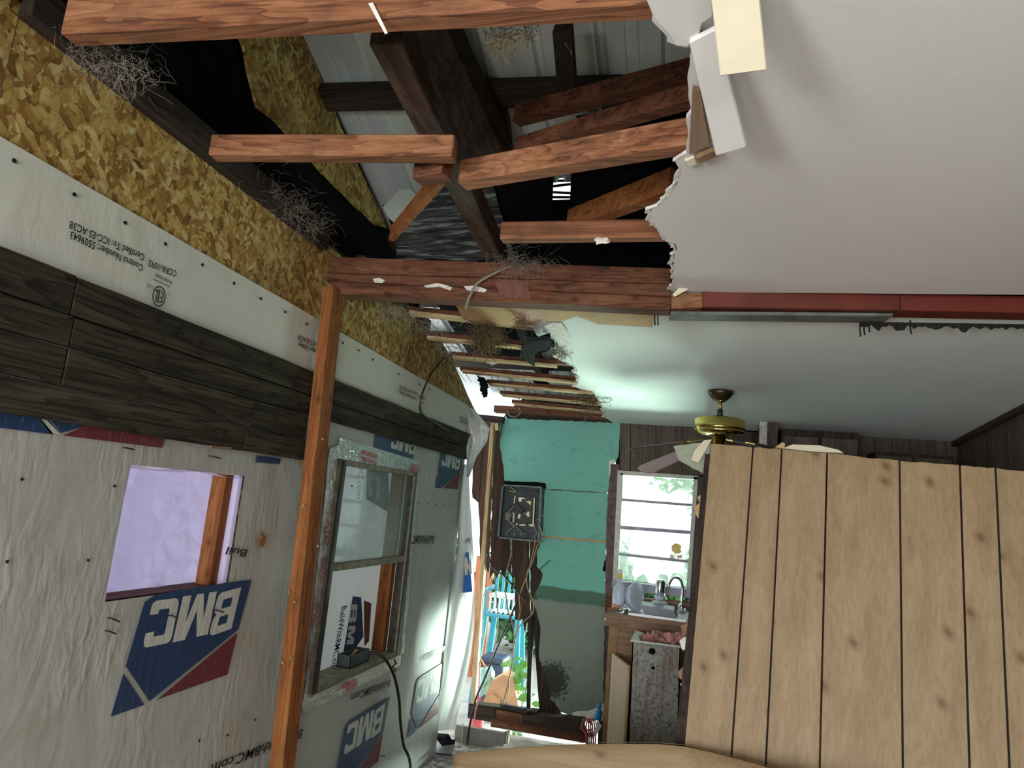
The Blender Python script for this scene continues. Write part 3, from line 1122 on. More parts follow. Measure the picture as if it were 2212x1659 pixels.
# ---- aluminium single hung window set in the wall
y0, y1, z0, z1 = WIN
win2 = root('window_2', (W, (y0+y1)/2, z0), 'bronze aluminium window in the wrapped wall, lower pane gone', None, None, 'structure')
fx0, fx1 = W-0.03, W+0.030
jw = 0.036
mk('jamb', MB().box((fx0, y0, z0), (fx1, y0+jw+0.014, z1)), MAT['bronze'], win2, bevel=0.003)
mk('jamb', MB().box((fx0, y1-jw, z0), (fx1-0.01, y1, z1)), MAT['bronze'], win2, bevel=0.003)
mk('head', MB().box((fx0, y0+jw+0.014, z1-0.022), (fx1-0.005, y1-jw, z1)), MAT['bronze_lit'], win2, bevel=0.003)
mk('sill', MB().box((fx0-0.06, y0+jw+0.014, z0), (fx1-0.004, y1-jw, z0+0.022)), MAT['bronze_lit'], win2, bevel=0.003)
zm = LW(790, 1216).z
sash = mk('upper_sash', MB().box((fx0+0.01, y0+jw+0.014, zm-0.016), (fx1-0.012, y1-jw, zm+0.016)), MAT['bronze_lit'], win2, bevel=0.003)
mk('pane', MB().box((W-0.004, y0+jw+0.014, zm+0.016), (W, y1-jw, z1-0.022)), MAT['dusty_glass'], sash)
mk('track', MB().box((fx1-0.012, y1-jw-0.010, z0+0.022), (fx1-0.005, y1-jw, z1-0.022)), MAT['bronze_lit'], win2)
mk('track', MB().box((fx1, y0+0.012, z0+0.01), (fx1+0.006, y0+0.020, z1-0.005)), MAT['black'], win2)
# outer film a hand's depth behind, printed sideways
outw = root('outer_house_wrap', (W-0.15, 3.15, 0.6), 'outer house wrap with sideways logos seen through the aluminium window', 'house wrap')


def outer(u, v):
    y, z = y0-0.25+(y1-y0+1.1)*u, 0.35+1.6*v
    return V((W-0.145+0.014*noise.noise(V((y*5+z*3, z*4-y*3, 9.1)))+0.008*noise.noise(V((y*16+z*8, z*3, 4.0))), y, z))


mk('film', MB().grid(outer, 50, 40), MAT['wrap_out'], outw, smooth=True)
OX = W-0.116


def op_(px, py):
    return on(px, py, x=OX)


def oprint(nm, poly, m):
    mk(nm, MB().prism([op_(*q) for q in poly], (0.0006, 0, 0)), MAT[m], outw)


oprint('logo_blue_field', [(793, 1006), (838, 1010), (840, 1062), (835, 1105), (791, 1078)], 'ink_blue')
oprint('logo_blue_corner', [(842, 1064), (840, 1108), (828, 1098)], 'ink_blue')
vs, fs = GLM['C']
o, x, y = op_(796, 1018), op_(796, 1072), op_(820, 1024)
mk('logo_letter', MB().add([o+(x-o)*p.x+(y-o)*p.y+V((0.001, 0, 0)) for p in vs], fs), MAT['ink_white'], outw)
put_text('BMC.com', op_(776, 985), op_(770, 1078), 0.055, V((0, 1, 0)), MAT['ink_black'], outw, (0.001, 0, 0), 0.02, 0.1)
oprint('logo_blue_field', [(762, 1288), (780, 1290), (785, 1375), (768, 1400), (745, 1440), (738, 1430)], 'ink_blue')
oprint('logo_red_field', [(786, 1297), (802, 1303), (797, 1385), (787, 1396)], 'ink_red')
o, x, y = op_(753, 1352), op_(748, 1392), op_(768, 1352)
vs, fs = GLM['M']
mk('logo_letter', MB().add([o+(x-o)*p.x+(y-o)*p.y+V((0.001, 0, 0)) for p in vs], fs), MAT['ink_white'], outw)
o, x, y = op_(757, 1305), op_(753, 1345), op_(772, 1306)
vs, fs = GLM['B']
mk('logo_letter', MB().add([o+(x-o)*p.x+(y-o)*p.y+V((0.001, 0, 0)) for p in vs], fs), MAT['ink_white'], outw)
put_text('BuildWithBMC.com', op_(738, 1310), op_(713, 1455), 0.055, V((0, 1, 0)), MAT['ink_black'], outw, (0.001, 0, 0), 0.015, 0.0)
mk('trim_stud', MB().box((W-0.10, 3.50, 0.6), (W-0.035, 3.545, 1.75)), MAT['stud_z'], outw)
mk('reveal_board', MB().box((W-0.14, y0-0.02, z0-0.02), (W-0.015, y0-0.002, z1+0.01)), MAT['old_z'], win2)
mk('reveal_board', MB().box((W-0.14, y0, z0-0.02), (W-0.03, y1, z0-0.002)), MAT['old_y'], win2)
mk('reveal_board', MB().box((W-0.14, y0, z1), (W-0.03, y1, z1+0.02)), MAT['old_y'], win2)

# foil flashing tape round the frame
tape = root('flashing_tape', (W, 3.1, 0.6), 'crinkled silver foil flashing tape round the aluminium window', 'tape')


def tapegrid(pts, nm, nu=22, nv=5):
    a, b, c, d = [LW(*q) for q in pts]

    def fn(u, v):
        p = a+(b-a)*u
        q = d+(c-d)*u
        r = p+(q-p)*v
        return V((W+0.013+0.0035*noise.noise(V((r.y*34+r.z*20, r.z*44, 1.7))), r.y, r.z))
    return mk(nm, MB().grid(fn, nu, nv), MAT['foil'], tape, smooth=False)


tapegrid([(728, 944), (901, 996), (899, 1027), (722, 989)], 'top_strip')
tapegrid([(646, 1512), (862, 1413), (860, 1438), (648, 1542)], 'bottom_strip')
tapegrid([(706, 968), (728, 960), (668, 1500), (650, 1512)], 'side_strip', 5, 40)
tapegrid([(896, 1024), (902, 1026), (868, 1412), (860, 1414)], 'side_strip', 4, 40)
TL = V((0.020, 0, 0))
for s, a, b, h in [('WEATHERPROOF', (808, 982), (772, 970), .020), ('FLASHING', (806, 995), (774, 985), .020), ('WEATHER', (899, 1004), (882, 1000), .020), ('FLASHING', (899, 1014), (880, 1010), .020),
                   ('WEATHERPROOF', (764, 1462), (728, 1478), .020), ('FLASHING', (764, 1473), (738, 1484), .020)]:
    p, q = LW(*a), LW(*b)
    put_text(s, V((W, p.y, p.z)), V((W, q.y, q.z)), h, DN, MAT['ink_crimson'], tape, TL, 0.03)
for zc_ in (1.45, 1.3, 1.12, 0.95):
    put_text('FLASHING', V((W, y0-0.015, zc_)), V((W, y0-0.018, zc_-0.10)), 0.02, V((0, -1, 0)), MAT['ink_crimson'], tape, TL, 0.03)

# switch box left on the window sill and its cord
b0, b1 = LW(752, 1436, 0.0), LW(805, 1410, 0.0)
zb = z0+0.022
jb = root('junction_box', (W-0.03, 3.12, zb), 'grey metal junction box with wires left on the aluminium window sill', 'junction box')
jy0, jy1 = b0.y+0.03, b0.y+0.23
xx0, xx1 = W-0.075, W-0.005
mk('box_shell', MB().box((xx0, jy0, zb), (xx1, jy1, zb+0.004)).box((xx0, jy0, zb), (xx0+0.003, jy1, zb+0.055)).box((xx1-0.003, jy0, zb), (xx1, jy1, zb+0.055)).box((xx0, jy0, zb), (xx1, jy0+0.003, zb+0.055)).box((xx0, jy1-0.003, zb), (xx1, jy1, zb+0.055)), MAT['steel'], jb)
mk('wire_stub', MB().tube([(W-0.04, jy0+0.06, zb+0.03), (W-0.03, jy0+0.10, zb+0.062), (W-0.04, jy0+0.14, zb+0.05)], 0.006, 6), MAT['wire_tan'], jb)
cab = [V((W-0.02, jy1-0.01, zb+0.03)), LW(815, 1412, 0.03), LW(835, 1428, 0.07), LW(852, 1462, 0.09), LW(862, 1510, 0.08), LW(865, 1560, 0.07), LW(872, 1610, 0.08), LW(886, 1650, 0.12), V((W+0.2, 3.55, 0.02))]


def smooth_path(pts, n=6):
    out = []
    m = len(pts)
    for i in range(m-1):
        p0, p1, p2, p3 = pts[max(i-1, 0)], pts[i], pts[i+1], pts[min(i+2, m-1)]
        for k in range(n):
            t = k/n
            out.append(0.5*((2*p1)+(p2-p0)*t+(2*p0-5*p1+4*p2-p3)*t*t+(3*p1-p0-3*p2+p3)*t*t*t))
    out.append(pts[-1])
    return out


mk('power_cord', MB().tube(smooth_path([V(p) for p in cab]), 0.0075, 8), MAT['black'], None, 'thick black cord hanging from the junction box down the wrap', 'cord', smooth=True)
mk('cut_wires', MB().tube([LW(851, 1424, 0.02), LW(856, 1432, 0.035), LW(848, 1440, 0.03), LW(855, 1447, 0.04), LW(849, 1452, 0.025)], 0.006, 5), MAT['mauve'], None, 'small tuft of cut red wires at the aluminium window corner', 'wire')

# loose film folding round the far end of the wall
fl = root('house_wrap_flap', (W, 4.5, 0.1), 'loose flap of house wrap folding round the wall end beside the yard opening', 'house wrap')
rowsF = [(1003, 1003, 1012, 1003), (994, 1060, 1014, 1060), (990, 1120, 1018, 1120), (988, 1190, 1022, 1190), (979, 1240, 1024, 1240), (973, 1290, 1026, 1290), (966, 1350, 1024, 1350), (960, 1410, 1018, 1410), (956, 1460, 1010, 1455), (948, 1510, 1000, 1500), (940, 1545, 988, 1545), (932, 1580, 984, 1575)]


def flapfn(u, v):
    t = v*(len(rowsF)-1)
    i = min(int(t), len(rowsF)-2)
    k = t-i
    a = [rowsF[i][j]*(1-k)+rowsF[i+1][j]*k for j in range(4)]
    px, py = a[0]+(a[2]-a[0])*u, a[1]+(a[3]-a[1])*u
    yy = 4.34+0.42*u+0.05*math.sin(u*7+v*4)*(0.3+u)
    return on(px, py, y=yy)


mk('flap_film', MB().grid(flapfn, 14, 40), MAT['wrap_out'], fl, smooth=True)


def flp(px, py, y=4.52):
    return on(px, py, y=y)


mk('logo_blue_field', MB().prism([flp(*q) for q in [(980, 1190), (993, 1189), (997, 1196), (1012, 1192), (1020, 1278), (1000, 1281), (978, 1286), (966, 1290)]], (0.0, 0.004, 0)), MAT['ink_sky'], fl)
vs, fs = GLM['C']
o, x, y = flp(1001, 1195, 4.515), flp(979, 1200, 4.515), flp(1000, 1238, 4.515)
mk('logo_letter', MB().add([o+(x-o)*p.x+(y-o)*p.y for p in vs], fs), MAT['ink_white'], fl)
mk('logo_letter', MB().prism([flp(*q, 4.515) for q in [(1003, 1205), (1008, 1203), (1013, 1222), (1017, 1203), (1019, 1240), (1015, 1241), (1012, 1226), (1009, 1243), (1004, 1242)]], (0, 0.002, 0)), MAT['ink_white'], fl)
put_text('BuildWithB', flp(1016, 1162, 4.515), flp(984, 1170, 4.515), 0.035, V((0.1, 0, -1)), MAT['ink_black'], fl, (0, 0, 0), 0.02, 0.15)
# crumpled top of the flap
tp = [(1003, 882), (1030, 893), (1050, 917), (1058, 938), (1040, 962), (1020, 1000), (1010, 1003), (1007, 950)]


def crump(u, v):
    a = [(1000, 872), (1010, 905), (1008, 950), (1008, 1003), (1006, 1030)]
    b = [(1026, 886), (1058, 925), (1052, 955), (1030, 985), (1014, 1030)]
    t = v*4
    i = min(int(t), 3)
    k = t-i
    p = [a[i][j]*(1-k)+a[i+1][j]*k for j in (0, 1)]
    q = [b[i][j]*(1-k)+b[i+1][j]*k for j in (0, 1)]
    return on(p[0]+(q[0]-p[0])*u, p[1]+(q[1]-p[1])*u, y=4.34+0.12*u+0.05*noise.noise(V((u*4, v*6, 3))))


mk('crumpled_corner', MB().grid(crump, 12, 16), MAT['wrap_out'], fl, smooth=False)

# ================================================================== CEILINGS
def Hc(px, py, dz=0.0):
    return on(px, py, z=H+dz)


edge_px = [(1449, 640), (1456, 606), (1452, 575), (1459, 545), (1458, 528), (1432, 512), (1418, 492), (1402, 474), (1408, 452), (1436, 432), (1456, 404), (1470, 372), (1464, 348), (1482, 332), (1488, 260), (1490, 190), (1494, 130), (1496, 98)]
edge_up = [(1484, 104), (1462, 100), (1444, 92), (1432, 66), (1412, 48), (1402, 22), (1396, 0), (1388, -40)]
pts = rag([Hc(*q) for q in edge_px], 0.006, 0.025, 3, axes=(1, 1, 0)) + rag([Hc(*q) for q in edge_up], 0.004, 0.015, 4, axes=(1, 1, 0))
pts += rag([V((-0.16, 0.78, H)), V((-0.5, 0.62, H)), V((W, 0.55, H))], 0.02, 0.06, 8, axes=(1, 1, 0))
pts += [V((W, -2.6, H)), V((RW, -2.6, H)), V((RW, 2.60, H)), V((0.0, 2.585, H))]
ceiling = mk('ceiling', MB().prism(pts, (0, 0, 0.012)), MAT['ceiling'], None, 'broken white ceiling board of the near room', None, None, 'structure')
# torn gypsum lip along the break
lip = rag([Hc(*q) for q in edge_px[:14]], 0.005, 0.02, 21, axes=(1, 1, 0))
mb = MB()
for a, b in zip(lip, lip[1:]):
    w = random.uniform(0.004, 0.016)
    mb.prism([a+V((0, 0, -0.001)), b+V((0, 0, -0.001)), b+V((-w*0.6, 0.0, -0.001)), a+V((-w, 0.004, -0.001))], (0, 0, 0.009))
mk('torn_edge', mb, MAT['gypsum'], ceiling)

kedge = [(1139, 692), (1150, 712), (1164, 728), (1180, 722), (1196, 727), (1207, 752), (1204, 775), (1224, 783), (1243, 793), (1248, 806), (1252, 820), (1243, 836), (1262, 842), (1281, 845), (1290, 860), (1302, 876), (1309, 903)]
kp = rag([KC(*q) for q in kedge], 0.006, 0.03, 9, axes=(1, 1, 0))
kp = [V((p.x, p.y, kz(p.y))) for p in kp]
kpoly = kp+[V((-0.60, D, kz(D))), V((RW, D, kz(D))), V((RW, 2.72, kz(2.72))), V((-0.1, 2.70, kz(2.70))), V((-0.55, 2.66, kz(2.66)))]
kceil = mk('ceiling', MB().prism(kpoly, (0, 0, 0.012)), MAT['kceiling'], None, 'broken kitchen ceiling board lit green by the window', None, None, 'structure')
lip = [V((p.x, p.y, kz(p.y))) for p in rag([KC(*q) for q in kedge[3:]], 0.010, 0.03, 23, axes=(1, 1, 0))]
mb = MB()
for a, b in zip(lip, lip[1:]):
    w = random.uniform(0.004, 0.03)
    mb.prism([a, b, b+V((-w*0.5, 0.0, 0.002)), a+V((-w, 0.004, 0.002))], (0, 0, 0.009))
mk('torn_edge', mb, MAT['gypsum'], kceil)
# flap of cream paper hanging by the break
mk('paper_flap', MB().prism([KC(*q, -0.012) for q in [(1176, 706), (1192, 699), (1214, 700), (1226, 716), (1234, 745), (1212, 748), (1196, 727), (1172, 718)]], (0, 0, 0.003)), MAT['gypsum'], kceil)

# ================================================================== PARTITION HEADER (doubled plates)
BA, BB = V((-1.5, 2.42, 0)), V((0.0, 2.575, 0))
BN = V((-(BB-BA).y, (BB-BA).x, 0)).normalized()
BACK = V((BN.x, BN.y, 0))*0.095


def BM(px, py):
    return onp(px, py, BA, BN)


def plate(nm, q, mat, parent, back=BACK, **k):
    """q: four pixels on the header's front plane, top-left, top-right, bottom-right, bottom-left"""
    a, b, c, d = [BM(*p) for p in q]
    return mk(nm, MB().hexa([d, c, c+back, d+back, a, b, b+back, a+back]), mat, parent, bevel=0.003, **k)


hdr = root('partition_header', (BA+BB)/2+V((0, 0, 2.38)), 'long reddish doubled top plate of a removed partition crossing the room', 'beam')
plate('top_plate', [(697, 553), (1449, 579), (1449, 612), (697, 588)], MAT['old_x'], hdr)
plate('middle_plate', [(699, 589), (1449, 613), (1449, 640), (705, 606)], MAT['old_x'], hdr, BACK*1.02)
plate('lower_plate', [(706, 607), (1452, 641), (1449, 668), (735, 634)], MAT['old_x'], hdr, BACK*0.98)
plate('plate_end', [(1450, 632), (1518, 632), (1518, 664), (1450, 666)], MAT['red_x'], hdr)
q = [(1518, 629), (1945, 634), (1945, 670), (1518, 663)]
plate('painted_plate', q, MAT['redpaint'], hdr)
plate('painted_plate', [(1946, 634), (2640, 646), (2640, 684), (1946, 670)], MAT['redpaint'], hdr)
# grey painted underside strip and ragged plaster hanging behind it
und = [BM(1450, 672)+BACK*0.3, BM(1935, 676)+BACK*0.3, BM(1935, 676)+BACK*1.25, BM(1450, 672)+BACK*1.25]
mk('soffit_strip', MB().prism([p+V((0, 0, -0.004)) for p in und], (0, 0, 0.012)), MAT['greypaint'], hdr)
rnd = random.Random(5)
mb = MB()
a, b = BM(1880, 678)+BACK*1.1, BM(2640, 688)+BACK*1.1
prev = None
for i in range(90):
    t = i/89
    p = a+(b-a)*t
    dd = rnd.uniform(0.008, 0.022)+(0.012 if rnd.random() < 0.2 else 0)
    cur = (p, p+V((0, 0.006, -dd)))
    if prev:
        mb.add([prev[0], cur[0], cur[1], prev[1]], [(0, 1, 2, 3)])
    prev = cur
mk('hanging_plaster', mb, MAT['soot'], hdr, solid=0.008)
for q in [(1877, 700), (1886, 697), (1897, 690), (1990, 694), (1417, 676), (1424, 676)]:
    p = BM(q[0], q[1])+BACK*1.0
    mk('bent_nail', MB().tube([p+V((0, 0, 0.03)), p, p+V((0.003, 0, -0.022))], 0.003, 5), MAT['soot'], hdr)
# plaster residue on the plates
for q, m in [([(806, 603), (820, 601), (832, 606), (826, 612), (810, 611)], 'gypsum'), ([(916, 618), (945, 612), (962, 616), (978, 622), (972, 628), (950, 620), (922, 622)], 'gypsum'),
             ([(1002, 619), (1030, 618), (1052, 626), (1048, 632), (1010, 628)], 'gypsum')]:
    mk('plaster_scrap', MB().prism([BM(*p)-BACK*0.05 for p in q], BACK*0.06), MAT[m], hdr)
mk('pink_paint_patch', MB().prism([BM(*p)-BACK*0.01 for p in [(1068, 606), (1140, 608), (1144, 645), (1082, 644)]], BACK*0.02), plain('faded_pink_paint', (0.20, 0.075, 0.055), 0.7, var=0.3, scale=25), hdr)
mk('torn_corner', MB().prism([BM(*p)-BACK*0.25 for p in [(1452, 640), (1470, 622), (1488, 620), (1484, 630), (1456, 645)]], BACK*0.05), MAT['cream'], hdr)
# tan gypsum backing still fixed behind the header
tb = [KC(*q, -0.01) for q in [(862, 645), (905, 652), (985, 660), (1000, 690), (1040, 700), (1075, 700), (1120, 705), (1150, 699), (1170, 692), (1210, 695), (1245, 683), (1270, 692), (1290, 700), (1410, 707), (1415, 668), (1200, 655)]]
tan = mk('ceiling_strip', MB().prism(tb, (0, 0, 0.012)), MAT['kraft'], None, 'torn tan gypsum strip hanging behind the partition header', 'drywall scrap')
mk('pink_patch', MB().prism([KC(*q, -0.012) for q in [(1112, 663), (1174, 664), (1172, 692), (1150, 698), (1118, 703)]], (0, 0, 0.001)), plain('pinkish_gypsum_paper', (0.66, 0.42, 0.30), 0.8), tan)

# ================================================================== STUD POST
def PO(px, py, y=2.365):
    return on(px, py, y=y)


post = root('stud_post', (-1.49, 2.40, 0), 'tall orange wooden stud with protruding nails under the header end', 'post')
pt0, pt1 = PO(698, 618), PO(720, 618)
pb0, pb1 = PO(580, 1659), PO(610, 1659)
ex = 0.45
lo0, lo1 = pb0+(pb0-pt0)*0.0, pb1
k = (pb0.z-0.0)/(pt0.z-pb0.z)
f0, f1 = pb0+(pb0-pt0)*k, pb1+(pb1-pt1)*k
dpz = V((0, 0.088, 0))
mk('stud', MB().hexa([f0, f1, f1+dpz, f0+dpz, pt0, pt1, pt1+dpz, pt0+dpz]), MAT['stud_z'], post, bevel=0.003)
for q in [(660, 1092), (657, 1094), (628, 1278), (700, 950), (614, 1430), (632, 1420), (690, 1180), (640, 1300)]:
    p = PO(q[0], q[1])
    mk('nail', MB().tube([p+V((0, 0.004, 0)), p+V((0.001, -0.012, 0.001))], 0.0022, 5).lathe([(0.0045, 0), (0.0045, 0.0015)], p+V((0.001, -0.013, 0.001)), 6, (0, -1, 0)), MAT['wire_tan'], post)

# ================================================================== NEAR CEILING JOISTS
def joist(nm, a, b, hgt, wid, mat, label, group='bare ceiling joists over the near room', z=H+0.013):
    """a,b: back lower edge ends (x,y)"""
    A, B = V((a[0], a[1], z)), V((b[0], b[1], z))
    d = (B-A).normalized()
    n = V((d.y, -d.x, 0))          # toward the camera
    up = V((0, 0, hgt))
    r = mk(nm, MB().hexa([A+n*wid, B+n*wid, B, A, A+n*wid+up, B+n*wid+up, B+up, A+up]), mat, None, label, 'joist', group, bevel=0.004)
    return r


j1a, j1b = Hc(165, 103, .013), Hc(1402, 46, .013)
jn = joist('ceiling_joist', (j1a.x, j1a.y), (j1b.x+(j1b.x-j1a.x)*0.6/(j1b-j1a).length, j1b.y+(j1b.y-j1a.y)*0.6/(j1b-j1a).length), 0.105, 0.045, MAT['red_x'], 'broad orange-brown ceiling joist nearest the camera')
jf = j1a.lerp(j1b, 0.55).y-0.047
mk('paint_streak', MB().prism([on(796, 8, y=jf), on(806, 6, y=jf), on(838, 72, y=jf), on(832, 74, y=jf)], (0, -0.001, 0)), MAT['gypsum'], jn, label='thin white paint streak')
j2a, j2b = Hc(468, 351, .013), Hc(985, 355, .013)
joist('ceiling_joist', (j2a.x, j2a.y), (j2b.x, j2b.y), 0.062, 0.045, MAT['red_x'], 'reddish ceiling joist butting the strand board, spliced at mid span')
j3a, j3b = Hc(1008, 413, .013), Hc(1484, 336, .013)
joist('ceiling_joist', (j3a.x, j3a.y), (j3b.x+(j3b.x-j3a.x)*0.6/(j3b-j3a).length, j3b.y+(j3b.y-j3a.y)*0.6/(j3b-j3a).length), 0.070, 0.055, MAT['red_x'], 'skewed ceiling joist running from the splice to the white ceiling')
j4a, j4b = Hc(1086, 527, .013), Hc(1452, 523, .013)
joist('ceiling_joist', (j4a.x, j4a.y), (j4b.x+(j4b.x-j4a.x)*0.6/(j4b-j4a).length, j4b.y+(j4b.y-j4a.y)*0.6/(j4b-j4a).length), 0.062, 0.045, MAT['red_x'], 'short dusty joist just above the header, gypsum scraps on it')
mk('gypsum_scrap', MB().blob(Hc(1300, 520, 0.004), (0.022, 0.012, 0.010), 3, 2, 0.5), MAT['gypsum'], None, 'small gypsum scrap stuck under the short dusty joist', 'scrap')
# splice gusset and little brace
mk('splice_block', MB().bar(Hc(905, 372, .03), Hc(968, 360, .03), 0.05, 0.06), MAT['old_x'], None, 'stubby brown block behind the joist splice', 'block')
mk('diagonal_brace', MB().bar(Hc(848, 505, .10), Hc(966, 366, .05), 0.022, 0.055), MAT['stud_y'], None, 'thin orange diagonal brace rising from the wall to the joist splice', 'brace')

# joists further into the dark attic
mk('attic_brace', MB().bar(on(1118, 250, z=2.86), on(1500, 152, z=2.80), 0.04, 0.06), MAT['old_x'], None, 'upper of two long slanting attic braces by the hanging trim', 'brace')
mk('attic_brace', MB().bar(on(1122, 318, z=2.72), on(1500, 205, z=2.66), 0.04, 0.05), MAT['old_x'], None, 'lower of two long slanting attic braces by the hanging trim', 'brace')
mk('attic_brace', MB().bar(on(1235, 478, z=2.62), on(1458, 392, z=2.58), 0.045, 0.075), MAT['stud_x'], None, 'bright orange slanting board just above the short dusty joist', 'brace')
mk('king_post', MB().bar(on(1072, 70, y=2.25), on(1096, 330, y=2.45), 0.038, 0.05, (0, 1, 0)), MAT['old_z'], None, 'slender brown king post in the attic beside the wide rafter', 'post')
mk('king_post', MB().bar(on(1208, 40, y=2.5), on(1228, 190, y=2.5), 0.05, 0.05, (0, 1, 0)), MAT['old_z'], None, 'second dark attic post, nearer the hanging trim', 'post')
# stringer lying along the room over the joists, and wide rafter
mk('ceiling_stringer', MB().bar(Hc(836, 60, .16), Hc(1078, 560, .16), 0.075, 0.085), MAT['grime_y'], None, 'dusty knotty stringer running lengthwise over the joists to the header', 'beam', bevel=0.004)
ra, rb = RF(925, 40, -0.14), RF(1060, 330, -0.20)
mk('rafter', MB().bar(ra, rb, 0.16, 0.10), MAT['dark_y'], None, 'wide black rafter beside the stringer under the metal roof', 'rafter')
ra, rb = RF(655, -60, -0.03), RF(850, 500, -0.05)

# ================================================================== ROOF
roof = root('roof', (0, 1.5, 2.2), 'ribbed white sheet metal roof over the bare joists', None, None, 'structure')
RX0, RX1, RY1 = -2.25, 2.3, 5.75


def rib_profile(x0, x1):
    pr = []
    x = x0
    while x < x1-1e-6:
        for dx, dz in ((0, 0), (0.012, 0.020), (0.030, 0.020), (0.042, 0), (0.105, 0), (0.110, 0.004), (0.120, 0.004), (0.125, 0), (0.150, 0), (0.155, 0.004), (0.165, 0.004), (0.170, 0)):
            if x+dx <= x1:
                pr.append((x+dx, dz))
        x += 0.23
    pr.append((x1, 0))
    return pr


def roof_sheet(x0, x1, ya, yb, mat='sheet', drop=0.0):
    pr = rib_profile(x0, x1)
    mb = MB()
    n = len(pr)
    yy = [ya]+([3.0] if ya < 3.0 < yb else [])+[yb]
    vs = [V((x, y, rz(y)+dz-drop)) for y in yy for x, dz in pr]
    mb.add(vs, [(j*n+i, j*n+i+1, (j+1)*n+i+1, (j+1)*n+i) for j in range(len(yy)-1) for i in range(n-1)])
    return mk('roof_sheet', mb, MAT[mat], roof)


slit = [RF(1196, 395), RF(1232, 392), RF(1228, 472), RF(1192, 472)]
sx0, sx1 = min(p.x for p in slit), max(p.x for p in slit)
sy0, sy1 = min(p.y for p in slit), max(p.y for p in slit)
xs = [-2.25, -1.33, -0.41, 0.51, 1.43, 2.3]
for i, (a, b) in enumerate(zip(xs, xs[1:])):
    if a < sx0 < b:
        roof_sheet(a, b, 0.3, sy0, drop=0.003*i)
        roof_sheet(a, sx0, sy0, sy1, drop=0.003*i)
        roof_sheet(min(sx1, b), b, sy0, sy1, drop=0.003*i)
        roof_sheet(a, b, sy1, RY1, drop=0.003*i)
    else:
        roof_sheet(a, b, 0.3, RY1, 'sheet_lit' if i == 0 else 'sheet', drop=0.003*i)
# scraps of leaf litter lodged in the slit
for k in range(7):
    t = (k+0.5)/7
    p = slit[0].lerp(slit[3], t).lerp(slit[1].lerp(slit[2], t), random.uniform(0.3, 0.7))
    mk('litter', MB().bar(p+V((-0.05, 0, 0.02)), p+V((0.05, random.uniform(-.02, .02), 0.02)), 0.018, 0.004), MAT['tar'], roof)
# back slope behind the camera
mb = MB()
mb.add([(RX0, 0.3, rz(0.3)), (RX1, 0.3, rz(0.3)), (RX1, -3.2, rz(0.3)-0.38*3.5), (RX0, -3.2, rz(0.3)-0.38*3.5)], [(0, 1, 2, 3)])
mk('rear_slope', mb, MAT['sheet'], roof)
# purlins
for k, (py0, py1_, x0p, x1p) in enumerate([(206, 198, 600, 1560)]):
    mk('purlin', MB().bar(RF(640, 212, -0.05), RF(1560, 190, -0.05), 0.10, 0.045, RN), MAT['dark_x'], roof)
for yy in (0.75, 3.0, 3.55, 4.0, 4.35):
    mk('purlin', MB().bar((RX0+0.1, yy, rz(yy)-0.03), (RX1-0.05, yy, rz(yy)-0.03), 0.09, 0.03, RN), MAT['dark_x'], roof)
for xx in (-1.0, -0.2, 0.6, 1.4):
    mk('roof_rafter', MB().bar((xx, 3.02, rz(3.02)-0.10), (xx, 4.4, rz(4.4)-0.10), 0.045, 0.10, RN), MAT['dark_y'], roof)
mk('roof_rafter', MB().bar(on(1216, 60, z=3.1), on(1226, 190, z=3.0), 0.06, 0.06), MAT['dark_y'], roof)
# black sheathing sheets under the metal; more dark sheets over the kitchen
BP = 0.20
mk('decking_and_shade', MB().prism(rag([RF(*q, -BP) for q in [(1052, 560), (856, 560), (850, 520), (905, 440), (985, 380), (1050, 380), (1090, 480), (1110, 560)]], 0.01, 0.08, 2, True), (0, 0, 0.01)), MAT['wetblack_glints'], roof)
mk('decking_and_shade', MB().prism([RF(*q, -0.16) for q in [(1060, 372), (1196, 372), (1192, 475), (1192, 585), (1080, 585)]], (0, 0, 0.01)), MAT['tar'], roof)
mk('decking_and_shade', MB().prism([RF(*q, -0.16) for q in [(1234, 372), (1600, 372), (1600, 585), (1192, 585), (1192, 476), (1229, 474)]], (0, 0, 0.01)), MAT['tar'], roof)
mk('decking_and_shade', MB().prism([RF(*q, -0.10) for q in [(1245, 255), (1600, 215), (1600, 372), (1245, 372)]], (0, 0, 0.01)), MAT['tar'], roof)
for xa, xb, ya, yb in ((-1.47, -1.02, 2.75, 4.22), (-0.90, 0.5, 2.75, 3.9), (-0.80, 0.5, 4.05, 4.75), (0.5, 2.0, 2.75, 4.75)):  # added dark sheets stand in for the shade of the kitchen attic
    yk = [ya, 3.0, yb] if ya < 3.0 else [ya, yb]
    mb = MB()
    n = len(yk)
    mb.add([V((x, y, rz(y)-0.055)) for y in yk for x in (xa, xb)], [(2*i, 2*i+1, 2*i+3, 2*i+2) for i in range(n-1)])
    mk('decking_and_shade', mb, MAT['tar'], roof, solid=0.008)
# crumpled scrap of roof metal and dark felt by the wall
mk('metal_scrap', MB().prism([RF(*q, -0.26) for q in [(828, 448), (862, 412), (890, 412), (902, 425), (868, 470), (856, 485), (838, 470)]], (0, 0, 0.004)), MAT['sheet'], None, 'crumpled white metal scrap beside the strand board gable', 'metal scrap')
